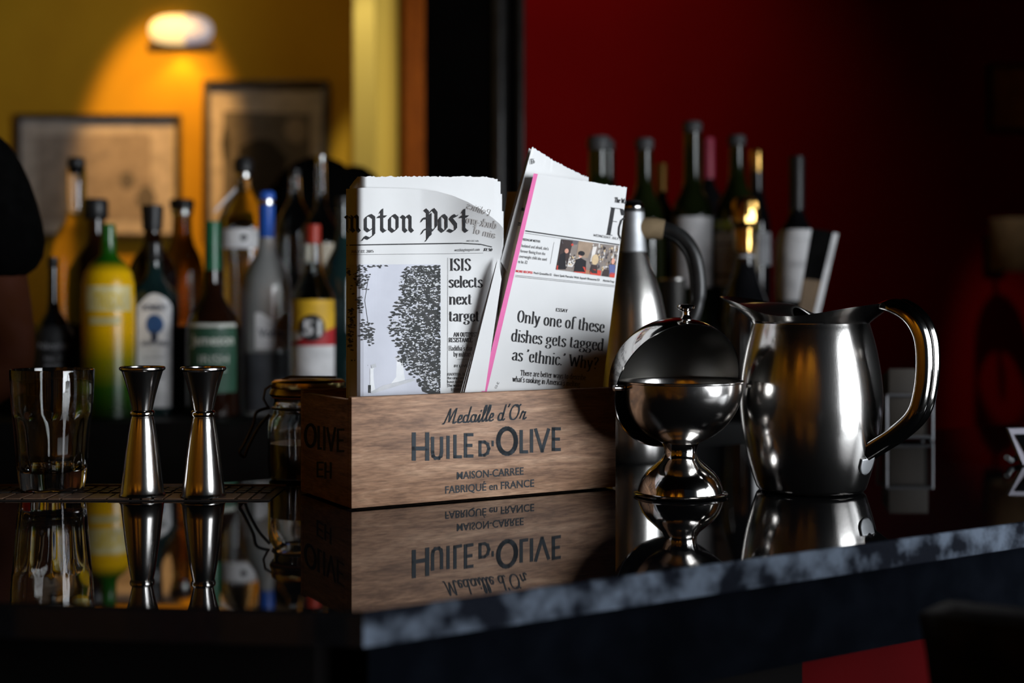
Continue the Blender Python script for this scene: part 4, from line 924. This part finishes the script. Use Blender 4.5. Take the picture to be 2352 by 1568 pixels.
b.blob('roundel', -.05, 752, .58, 31, LB_['black'], l, 2.2); b.words('51', 768, 34, -.42, .34, LB_['white'], l, .03, 2.8)
b = Bottle('clear bottle with slim neck behind the rum, nearer the blue capsule', 678, 2.61, T2, [(12, 405), (13, 440), (16, 462), (30, 486), (44, 515), (46, 560)], GL['clear'])
b.lath('stopper', [(0, 388), (12, 389), (13, 405), (12, 406)], CP_['black'])
b = Bottle('clear bottle with the tallest neck, just behind the rum', 737, 2.50, T2, [(11, 372), (12, 440), (15, 478), (30, 505), (46, 530), (48, 570)], GL['clear'])
b.lath('stopper', [(0, 356), (11, 357), (12, 372), (11, 373)], CP_['silver'])
l = b.wrap('label', 560, 610, .8, LB_['cream'])
b = Bottle('teal bottle half hidden at the folded newspaper edge', 786, 2.35, T1+.0, [(14, 470), (15, 540), (20, 570), (36, 600), (46, 630), (47, 700)], GL['teal'])
b.lath('cap', [(0, 452), (14, 453), (15, 470), (14, 471)], CP_['black'])
# --- right group
b = Bottle('green wine bottle with grey stopper above the torn newspaper, in front of its twin', 1375, 2.46, T2, [(23, 345), (24, 400), (26, 425), (40, 455), (47, 490), (48, 540)], GL['green'])
b.lath('stopper', [(0, 313), (24, 314), (27, 320), (27, 338), (24, 346), (22, 347)], CP_['grey'])
b = Bottle('green wine bottle half hidden behind the stoppered one above the torn newspaper', 1397, 2.60, T2, [(14, 345), (15, 410), (18, 430), (34, 460), (42, 490), (43, 540)], GL['dark'])
b.lath('cap', [(0, 322), (14, 323), (15, 345), (14, 346)], CP_['grey'])
b = Bottle('dark wine bottle with grey stopper right behind the carafe lid', 1480, 2.46, T2, [(18, 345), (19, 420), (24, 445), (40, 475), (46, 510), (47, 560)], GL['green'])
b.lath('stopper', [(0, 317), (19, 318), (22, 324), (21, 340), (18, 346)], CP_['grey'])
b = Bottle('small bottle with gold and red neck between two stoppered wine bottles', 1519, 2.62, T2, [(12, 440), (14, 460), (30, 490), (36, 520), (37, 560)], GL['dark'])
b.lath('capsule', [(0, 374), (12, 375), (13, 380), (13, 440), (12, 441)], cm('dull_gold_capsule', (.30, .15, .03), .35, .6))
b = Bottle('tallest wine bottle with grey stopper and white label behind the carafe handle', 1590, 2.47, T2, [(20, 305), (21, 415), (26, 440), (40, 464), (47, 490), (48, 530)], GL['green'])
b.lath('stopper', [(0, 279), (20, 280), (23, 286), (22, 300), (20, 306)], CP_['grey'])
l = b.wrap('label', 500, 660, 1.2, LB_['white']); b.words('2013', 580, 10, -.25, .25, LB_['grey'], l)
b = Bottle('wine bottle with raspberry pink capsule', 1627, 2.60, T2, [(13, 410), (15, 425), (30, 450), (40, 480), (41, 540)], GL['black'])
b.lath('capsule', [(0, 316), (13, 317), (14, 322), (14.5, 404), (13, 412)], CP_['pink'])
b = Bottle('green wine bottle with grey stopper and striped cream label beside the gold foil', 1692, 2.46, T2, [(17, 335), (18, 405), (24, 430), (42, 462), (50, 495), (51, 540)], GL['green'])
b.lath('stopper', [(0, 310), (18, 311), (21, 316), (20, 332), (17, 336)], CP_['grey'])
b.wrap('neck_label', 508, 528, 1.2, cm('lime_band', (.30, .34, .04), .5)); l = b.wrap('label', 536, 655, 1.2, LB_['cream']); b.wrap('stripe', 630, 636, 1.2, LB_['ink'], l, 1.3); b.wrap('stripe', 560, 563, 1.2, LB_['ink'], l, 1.3)
for k in range(5): b.wrap('text_line', 574+k*10, 578+k*10, -.2, LB_['grey'], l, 1.3, a0=-.9)
b = Bottle('black bottle with small gold top behind the foiled sparkling wine', 1737, 2.60, T2, [(15, 396), (17, 440), (22, 470), (30, 500), (33, 530)], GL['black'])
b.lath('capsule', [(0, 344), (14, 345), (15, 350), (15, 396), (14, 398)], CP_['gold']); b.wrap('label', 535, 610, 1.25, LB_['grey'], a0=.2)
b = Bottle('sparkling wine bottle with crinkled gold foil neck', 1711, 2.20, T1, [(22, 580), (23, 600), (26, 618), (36, 650), (50, 690), (57, 730), (58, 780)], GL['black'])
bm = bmesh.new(); rr = random.Random(4); jit = {}
def crumple(t, r, z, i): 
    k = round(t*100)+i*1000; jit.setdefault(k, rr.uniform(-1, 1)); return r*(1+.06*jit[k]), z
lathe(bm, [(r*b.g, (b.yb-y)*b.g) for r, y in ((22, 582), (24, 578), (25, 560), (25, 540), (26, 525), (31, 512), (33, 498), (33, 480), (31, 465), (26, 456), (14, 453), (0, 452))], 26, mod=crumple); bmesh.ops.remove_doubles(bm, verts=bm.verts, dist=1e-6)
obj('foil', bm, CP_['gold'], b.t, smooth=12); b.wrap('neck_ring', 586, 592, 1.5, LB_['grey'])
b = Bottle('black-necked wine bottle with plain white label beside the leaning menu', 1830, 2.30, T1+.0, [(16, 470), (17, 488), (22, 505), (36, 528), (46, 552), (48, 580)], GL['black'])
b.lath('capsule', [(0, 358), (17, 359), (18, 364), (17, 480), (16, 484)], CP_['black'])
l = b.wrap('label', 528, 690, 1.2, LB_['white'], off=1.0); b.words('ROUGE', 612, 9, -.3, .35, LB_['grey'], l)

# menu holder leaning by the wine
mD = 2.14; mn = thing('menu_book', 'slim black menu book with white page edges leaning beside the white-label wine', 'menu', (X(1870, mD), mD, T1))
def lean_slab(name, q, D, th, m, parent):
    bm = bmesh.new(); b_ = bil(*q); grid_slab(bm, lambda u, v: P(*b_(u, v), D), 4, 6, th); return obj(name, bm, m, parent, True, 0)
ybm = HY+(EYE-T1)*FPX/mD
def ex(x0, y0, x1, y1): return (x0+(x1-x0)*(ybm-y0)/(y1-y0), ybm)
lean_slab('cover', ((1868, 524), (1914, 532), ex(1914, 532, 1874, 697), ex(1868, 524, 1838, 697)), mD, .012, mat('matt_black_cover', (.003, .003, .003), .9, spec=.02, noise=(30, (.005, .005, .005), .4, .6)), mn)
lean_slab('pages', ((1914, 534), (1926, 536), ex(1926, 536, 1888, 697), ex(1914, 534, 1875, 697)), mD+.001, .010, LB_['white'], mn)
lean_slab('lower_panel', ((1845, 640), (1887, 645), ex(1887, 645, 1874, 697), ex(1845, 640, 1838, 697)), mD-.0008, .0006, cm('tan_panel', (.16, .10, .05), .6), mn)
# bar tin behind the carafe handle
tD = 2.15; g = tD/FPX; yb = HY+(EYE-T1)/g
tn = thing('shaker_tin', 'tall steel shaker tin seen between the carafe and its handle', 'tin', (X(1545, tD), tD, T1))
bm = bmesh.new(); lathe(bm, [(r*g, (yb-y)*g) for r, y in ((0, yb), (22, yb), (24, yb-4), (30, 645), (31.5, 643), (31, 640), (29, 641), (22, yb-6), (0, yb-6))], 40); obj('cup', bm, M['steel_s'], tn)

# unidentified dark mass behind the bottles
bD = 2.95
bg = thing('dark_mass', 'rounded black mass standing behind the tall-necked clear bottles', 'bag', (X(735, bD), bD, 0))
bm = bmesh.new(); g = bD/FPX
def massmod(t, r, z, i): return r*(1+.10*math.sin(3*t+i*.7)+.05*math.sin(7*t+i)), z
zb = 1.02
lathe(bm, [(.04, zb), (.125, zb+.01), (.135, zb+.15), (.13, Z(500, bD)), (.115, Z(450, bD)), (.085, Z(405, bD)), (.055, Z(375, bD)), (.02, Z(360, bD)), (0, Z(357, bD))], 40, mod=massmod, c=(X(735, bD)-X(735, bD), 0, 0)); bmesh.ops.remove_doubles(bm, verts=bm.verts, dist=1e-5)
obj('body', bm, M['shirt'], bg)
bm = bmesh.new(); lathe(bm, [(.03, zb), (.06, zb+.02), (.06, Z(450, bD)), (.045, Z(400, bD)), (.02, Z(382, bD)), (0, Z(378, bD))], 24, mod=massmod, c=(X(812, bD)-X(735, bD), .01, 0)); obj('side_lump', bm, M['shirt'], bg)
st = thing('side_table', 'dark shelf unit behind the back bar under the rounded black mass', 'shelf', (X(735, bD), bD+.05, 0))
bm = bmesh.new(); box(bm, -1.0, .55, -.12, .24, .98, 1.02, .003); obj('top', bm, M['black'], st)
for x0 in (-1.0, .51):
    bm = bmesh.new(); box(bm, x0, x0+.04, -.12, .24, 0, .98); obj('side_panel', bm, M['black'], st)

# ------------------------------------------------------------------ wall: lamp and pictures
wD = 4.5
wl = thing('wall_lamp', 'rounded wall lamp glowing warm on the yellow wall', 'lamp', (X(417, wD), wD, Z(70, wD)))
lm = mat('lit_lamp_glass', (.9, .8, .6), .4, emis=1.0, emcol=(1, .70, .30, 1))
def capsule(x0, x1, h, y0, y1):
    bm = bmesh.new(); n = 28; rings = []
    for k in range(n+1):
        f = k/n; x = x0+(x1-x0)*f; e = math.sqrt(max(.0, 1-abs(2*(x-LX0)/(LX1-LX0)-1)**3.2)); rr = h*e
        rings.append([bm.verts.new((x, -abs(rr)*.8*math.cos(a)-.002, rr*math.sin(a))) for a in [-PI/2+PI*j/16 for j in range(17)]])
    for a, b in zip(rings, rings[1:]):
        for k in range(16): bm.faces.new((a[k], a[k+1], b[k+1], b[k]))
    return bm
LX0, LX1 = (342-417)/FPX*wD, (490-417)/FPX*wD; LXM = (428-417)/FPX*wD; LH = 36/FPX*wD
obj('lamp_glass', capsule(LX0, LXM, LH, 0, 0), lm, wl)['label'] = 'lit warm glass half'
obj('housing', capsule(LXM, LX1, LH, 0, 0), mat('glowing_pale_enamel', (.8, .82, .88), .4, emis=.30, emcol=(.62, .66, .85, 1), noise=(20, (.55, .57, .65), .4, .6)), wl)['label'] = 'pale enamel half with an added glow'  # faint emission paints the bright reflection on the enamel
bm = bmesh.new(); box(bm, LX0-.004, LX1+.004, -.012, -.001, -LH-.012, -LH+.012, .004); obj('base_rail', bm, cm('brown_rail', (.08, .05, .03), .5), wl)
spot('lamp_light', (X(415, 4.44), 4.44, Z(92, 4.44)), (X(380, 4.455), 4.455, Z(500, 4.455)), 3, (1, .45, .08), 100, .6, .02)
# unseen spots added to make the warm glow on the yellow wall
spot('added_spot', (X(430, 4.5), 3.7, 3.02), (X(372, 4.5), 4.5, Z(315, 4.5)), 185, (1, .50, .12), 25, .55, .03)
spot('added_spot', (-1.0, 3.2, 3.05), (-1.05, 4.5, 1.75), 13, (1, .70, .36), 75, .9, .05)
def picture(label, px0, py0, px1, py1, D, shapes, fw=12, mats=None, frame=None):
    t = thing('framed_picture', label, 'picture', P((px0+px1)/2, py1, D))
    bm = bmesh.new(); a, b = P(px0, py0, D), P(px1, py1, D); f = fw/FPX*D
    for q in ((a.x, b.x, a.z-f, a.z), (a.x, b.x, b.z, b.z+f), (a.x, a.x+f, b.z+f, a.z-f), (b.x-f, b.x, b.z+f, a.z-f)): box(bm, q[0], q[1], D-.03, D-.001, q[2], q[3], .002)
    obj('frame', bm, frame or cm('dark_frame', (.035, .028, .022), .4), t, True, 30)
    bm = bmesh.new(); box(bm, a.x+f, b.x-f, D-.012, D-.004, b.z+f, a.z-f); obj('mount', bm, (mats or [0])[0] or cm('ivory_mount', (.52, .47, .44), .8), t, True, 0)
    pr = Print(lambda px, py: P(px, py, D-.013))
    for k, (mi, pts) in enumerate(shapes): 
        pr.surf = lambda px, py, k=k: P(px, py, D-.0128-.0004*k); pr.poly(pts, mi)
    if shapes: pr.build('print', mats[1:], t)
def ell(cx, cy, rx, ry, k=18): return [(cx+rx*math.cos(2*PI*i/k)*(1+.12*math.sin(3*i)), cy+ry*math.sin(2*PI*i/k)) for i in range(k)]
iv, t1, t2, t3 = cm('ivory_mount', (.50, .46, .44), .8), cm('sepia_print', (.33, .29, .27), .8), cm('charcoal_print', (.022, .021, .021), .8), cm('mid_grey_print', (.14, .13, .13), .8)
picture('wide pale framed drawing below the wall lamp', 40, 264, 418, 548, 4.5, [(0, [(85, 312), (345, 306), (348, 505), (88, 510)]), (2, ell(292, 415, 18, 20)), (2, ell(335, 455, 22, 28)), (0, ell(215, 335, 44, 26))], 11, [iv, t1, t2, t3])
picture('upright framed dark print beside the pale pilaster', 470, 187, 757, 560, 4.5, [(2, [(512, 255), (712, 262), (712, 530), (512, 530)]), (1, ell(598, 380, 60, 62)), (1, [(545, 400), (655, 400), (690, 530), (520, 530)]), (1, ell(517, 330, 8, 40)), (0, ell(680, 300, 26, 30))], 14, [iv, t1, t2, t3])
picture('brown framed picture high on the dark end of the red wall', 2262, 150, 2480, 305, 3.6, [], 8, [cm('ochre_canvas', (.42, .20, .03), .7)], cm('black_frame', (.01, .008, .007), .5))
# shaded wall light at the right edge
sh = thing('wall_light', 'unlit drum-shaded wall light on the dark red wall', 'lamp', (X(2330, 3.45), 3.45, Z(622, 3.45)))
g = 3.45/FPX
bm = bmesh.new(); lathe(bm, [(54*g, 0), (55*g, .002), (55*g, 118*g), (54*g, 119*g), (52*g, 117*g), (52*g, .002)], 40, cap0=False, cap1=False); obj('shade', bm, cm('beige_linen', (.34, .27, .20), .85), sh)
bm = bmesh.new(); tube(bm, [(0, .148, .04), (0, .05, .03), (0, 0, .05), (0, 0, .10)], .006, 10); box(bm, -.03, .03, .14, .149, 0, .10, .002); obj('bracket', bm, M['plastic'], sh)
# added unseen spot that brightens the drum shade
spot('added_spot', (1.22, 2.8, 3.05), (1.335, 3.43, 1.39), 26, (1, .8, .55), 11, .7)

# ------------------------------------------------------------------ caddy and tablet on the bar, right
kD = 1.84; ck = thing('packet_caddy', 'wire caddy of tan sugar packets seen through the pitcher handle', 'caddy', (X(2078, kD), kD, TOP)); g = kD/FPX
yb = HY+(EYE-TOP)/g; ck.rotation_euler = (0, 0, 0)
bm = bmesh.new(); hw, dp = 52*g, .022
for s in (-1, 1):
    tube(bm, [(s*hw, -dp, .002), (s*hw, -dp, (yb-905)*g), (s*hw, dp, (yb-905)*g), (s*hw, dp, .002), (s*hw, -dp, .002)], .0022, 8)
for y in (905, 1000):
    for d_ in (-dp, dp): tube(bm, [(-hw, d_, (yb-y)*g), (hw, d_, (yb-y)*g)], .0022, 8)
obj('wire_frame', bm, mat('dull_grey_wire', (.16, .16, .17), .5, metal=1, noise=(30, (.13, .13, .14), .4, .7)), ck)
for k in range(5):
    bm = bmesh.new(); box(bm, -44*g, 46*g, -.016+k*.0075, -.0115+k*.0075, .004, (yb-845-k*4)*g, .001); obj('packet', bm, cm('tan_packet', (.025, .018, .012), .7), ck)
tD = 1.58; tb = thing('tablet', 'white-rimmed tablet propped on a stand at the far end of the bar', 'tablet', (X(2400, tD), tD, TOP))
q = ((2316, 984), (2560, 980), (2600, 1064), (2350, 1067)); bq = bil(*q)
bm = bmesh.new(); grid_slab(bm, lambda u, v: P(*bq(u, v), tD-.04*v), 6, 4, .009); obj('body', bm, cm('white_bezel', (.52, .50, .58), .35), tb, True, 0)
pr = Print(lambda px, py: P(px, py, tD-.04*(py-984)/81-.0016)); pr.poly([(2332, 997), (2552, 993), (2585, 1054), (2366, 1056)]); pr.build('screen', cm('dark_screen', (.004, .004, .005), .15), tb)
bm = bmesh.new(); tube(bm, [P(2345, 1045, tD+.01), P(2322, 1058, tD-.03), P(2312, 1050, tD-.045)], .0035, 8); obj('stand_arm', bm, M['collar'], tb, True)
bm = bmesh.new(); tube(bm, [P(2440, 1030, tD+.012), P(2440, 1034, tD+.07)], .004, 8); obj('stand_leg', bm, M['collar'], tb, True)

# ------------------------------------------------------------------ bar stool in front of the bar
so = thing('bar_stool', 'black bar stool with curved back in front of the bar', 'stool', (.475, .945, 0))
lk = mat('black_leather', (.005, .005, .005), .6, spec=.12, noise=(40, (.013, .012, .012), .4, .6), bump=(120, .2))
bm = bmesh.new(); lathe(bm, [(0, .70), (.17, .70), (.19, .72), (.19, .75), (.17, .77), (0, .775)], 40); obj('seat', bm, lk, so)
bm = bmesh.new()
def f_back(u, v):
    a = -PI/2+(u-.5)*2.3; z = .89+.156*(1-v)+.015*math.sin(u*PI); r = .205-.012*math.sin(v*PI); return Vector((r*math.cos(a), r*math.sin(a), z))
G = [[bm.verts.new(f_back(i/24, j/6)) for i in range(25)] for j in range(7)]
for j in range(6):
    for i in range(24): bm.faces.new((G[j][i], G[j][i+1], G[j+1][i+1], G[j+1][i]))
o = obj('backrest', bm, lk, so); s_ = o.modifiers.new('s', 'SOLIDIFY'); s_.thickness = .028
for s in (-1, 1):
    bm = bmesh.new(); tube(bm, [(s*.10, -.15, .72), (s*.105, -.185, .80), (s*.108, -.185, .93)], .010, 10); obj('back_post', bm, M['wire'], so)
for a in (45, 135, 225, 315):
    c_, s_ = math.cos(math.radians(a)), math.sin(math.radians(a)); bm = bmesh.new(); tube(bm, [(c_*.13, s_*.13, .71), (c_*.22, s_*.22, .0)], .013, 12); obj('leg', bm, M['wire'], so)
bm = bmesh.new(); tube(bm, [(.20*math.cos(k*PI/16), .20*math.sin(k*PI/16), .25) for k in range(33)], .009, 10); obj('footrest_ring', bm, M['wire'], so)

# ------------------------------------------------------------------ bartender at the left edge
pr_ = thing('person', 'person in a black short-sleeved shirt standing behind the bar, bare arm hanging', 'person', (-.935, 1.78, 0))
def skin_body(name, verts, edges, m, parent, sub=2):
    me = bpy.data.meshes.new(name); me.from_pydata([v[0] for v in verts], edges, [])
    me.materials.append(m); o = bpy.data.objects.new(name, me); COL.objects.link(o); o.parent = parent
    k = o.modifiers.new('skin', 'SKIN'); k.use_smooth_shade = True
    sv = me.skin_vertices[0].data
    for i, v in enumerate(verts): r = v[1]; sv[i].radius = r if isinstance(r, tuple) else (r, r); sv[i].use_root = (i == 0)
    s = o.modifiers.new('sub', 'SUBSURF'); s.levels = sub; s.render_levels = sub
    return o
V, Ed = [], []
def chain(pts, frm=None):
    last = frm
    for p in pts:
        V.append(p); i = len(V)-1
        if last is not None: Ed.append((last, i))
        last = i
    return last
chain([((0, 0, .98), (.145, .10))])
ch = chain([((0, .0, 1.12), (.125, .09)), ((0, 0, 1.28), (.15, .105)), ((0, 0, 1.42), (.13, .085))], 0)
nk_ = chain([((0, 0, 1.52), .055), ((0, -.01, 1.60), .056), ((0, -.02, 1.68), (.075, .092)), ((0, -.02, 1.76), (.078, .095)), ((0, -.01, 1.83), (.05, .06))], ch)
def arm(s, sh_, el, wr, ha):
    a = chain([(sh_, .058), ((Vector(sh_)*.5+Vector(el)*.5), .047), (el, .040), ((Vector(el)*.5+Vector(wr)*.5), .036), (wr, .025)], ch)
    d = (Vector(ha)-Vector(wr)).normalized(); sd = d.cross(Vector((0, 0, 1))).normalized()
    pm_ = chain([(Vector(wr)+d*.05, (.040, .018))], a)
    for k, (o_, ln) in enumerate(((-.030, .060), (-.010, .075), (.011, .080), (.031, .070))):
        b0 = Vector(wr)+d*.085+sd*o_
        chain([(b0, .009), (b0+d*ln*.5+Vector((0, 0, -.010)), .0085), (b0+d*ln*.85+Vector((0, 0, -.030)), .0075)], pm_)
    t0 = Vector(wr)+d*.035-sd*.036; chain([(t0, .011), (t0+d*.03-sd*.016, .010), (t0+d*.055-sd*.018+Vector((0, 0, -.008)), .008)], pm_)
arm(1, (.195, 0, 1.435), (.252, .01, 1.15), (.10, -.16, 1.055), (.0, -.22, 1.04))
arm(-1, (-.195, 0, 1.435), (-.26, .01, 1.15), (-.13, -.16, 1.055), (-.04, -.22, 1.04))
for s in (-1, 1):
    chain([((s*.10, 0, .86), .088), ((s*.105, 0, .50), .058), ((s*.105, .02, .28), .052), ((s*.105, .02, .09), .040), ((s*.11, -.11, .035), (.042, .03))], 0)
bodyo = skin_body('body', V, Ed, M['skin'], pr_)
V, Ed = [], []
chain([((0, 0, .90), (.158, .113))]); chain([((0, 0, 1.10), (.145, .105)), ((0, 0, 1.28), (.168, .12)), ((0, 0, 1.415), (.145, .10)), ((0, 0, 1.49), (.075, .07))], 0)
for s in (-1, 1): chain([((s*.200, 0, 1.452), .072), ((s*.226, 0, 1.36), .071), ((s*.244, 0, 1.262), .070)], 3)
skin_body('shirt', V, Ed, M['shirt'], bodyo)
V, Ed = [], []
chain([((0, 0, .95), (.152, .110))])
for s in (-1, 1): chain([((s*.10, 0, .84), .100), ((s*.105, 0, .50), .078), ((s*.105, .02, .10), .062)], 0)
skin_body('trousers', V, Ed, M['denim'], bodyo)
def ellipsoid(name, c, r, m, parent, cut=None, n=24):
    bm = bmesh.new(); bmesh.ops.create_uvsphere(bm, u_segments=n, v_segments=n//2, radius=1)
    for v in bm.verts: v.co = Vector((c[0]+v.co.x*r[0], c[1]+v.co.y*r[1], c[2]+v.co.z*r[2]))
    if cut: bmesh.ops.delete(bm, geom=[v for v in bm.verts if cut(v.co)], context='VERTS')
    return obj(name, bm, m, parent)
ellipsoid('hair', (0, .0, 1.775), (.092, .112, .095), M['hair'], bodyo, lambda c: c.y < -.06 and c.z < 1.79)
for s in (-1, 1):
    ellipsoid('eye', (s*.032, -.108, 1.72), (.013, .010, .010), cm('eye_white', (.6, .6, .58), .3), bodyo); ellipsoid('ear', (s*.083, -.01, 1.71), (.012, .022, .032), M['skin'], bodyo)
ellipsoid('nose', (0, -.122, 1.69), (.013, .020, .022), M['skin'], bodyo); ellipsoid('mouth', (0, -.108, 1.645), (.026, .010, .008), cm('lips', (.12, .03, .025), .5), bodyo)
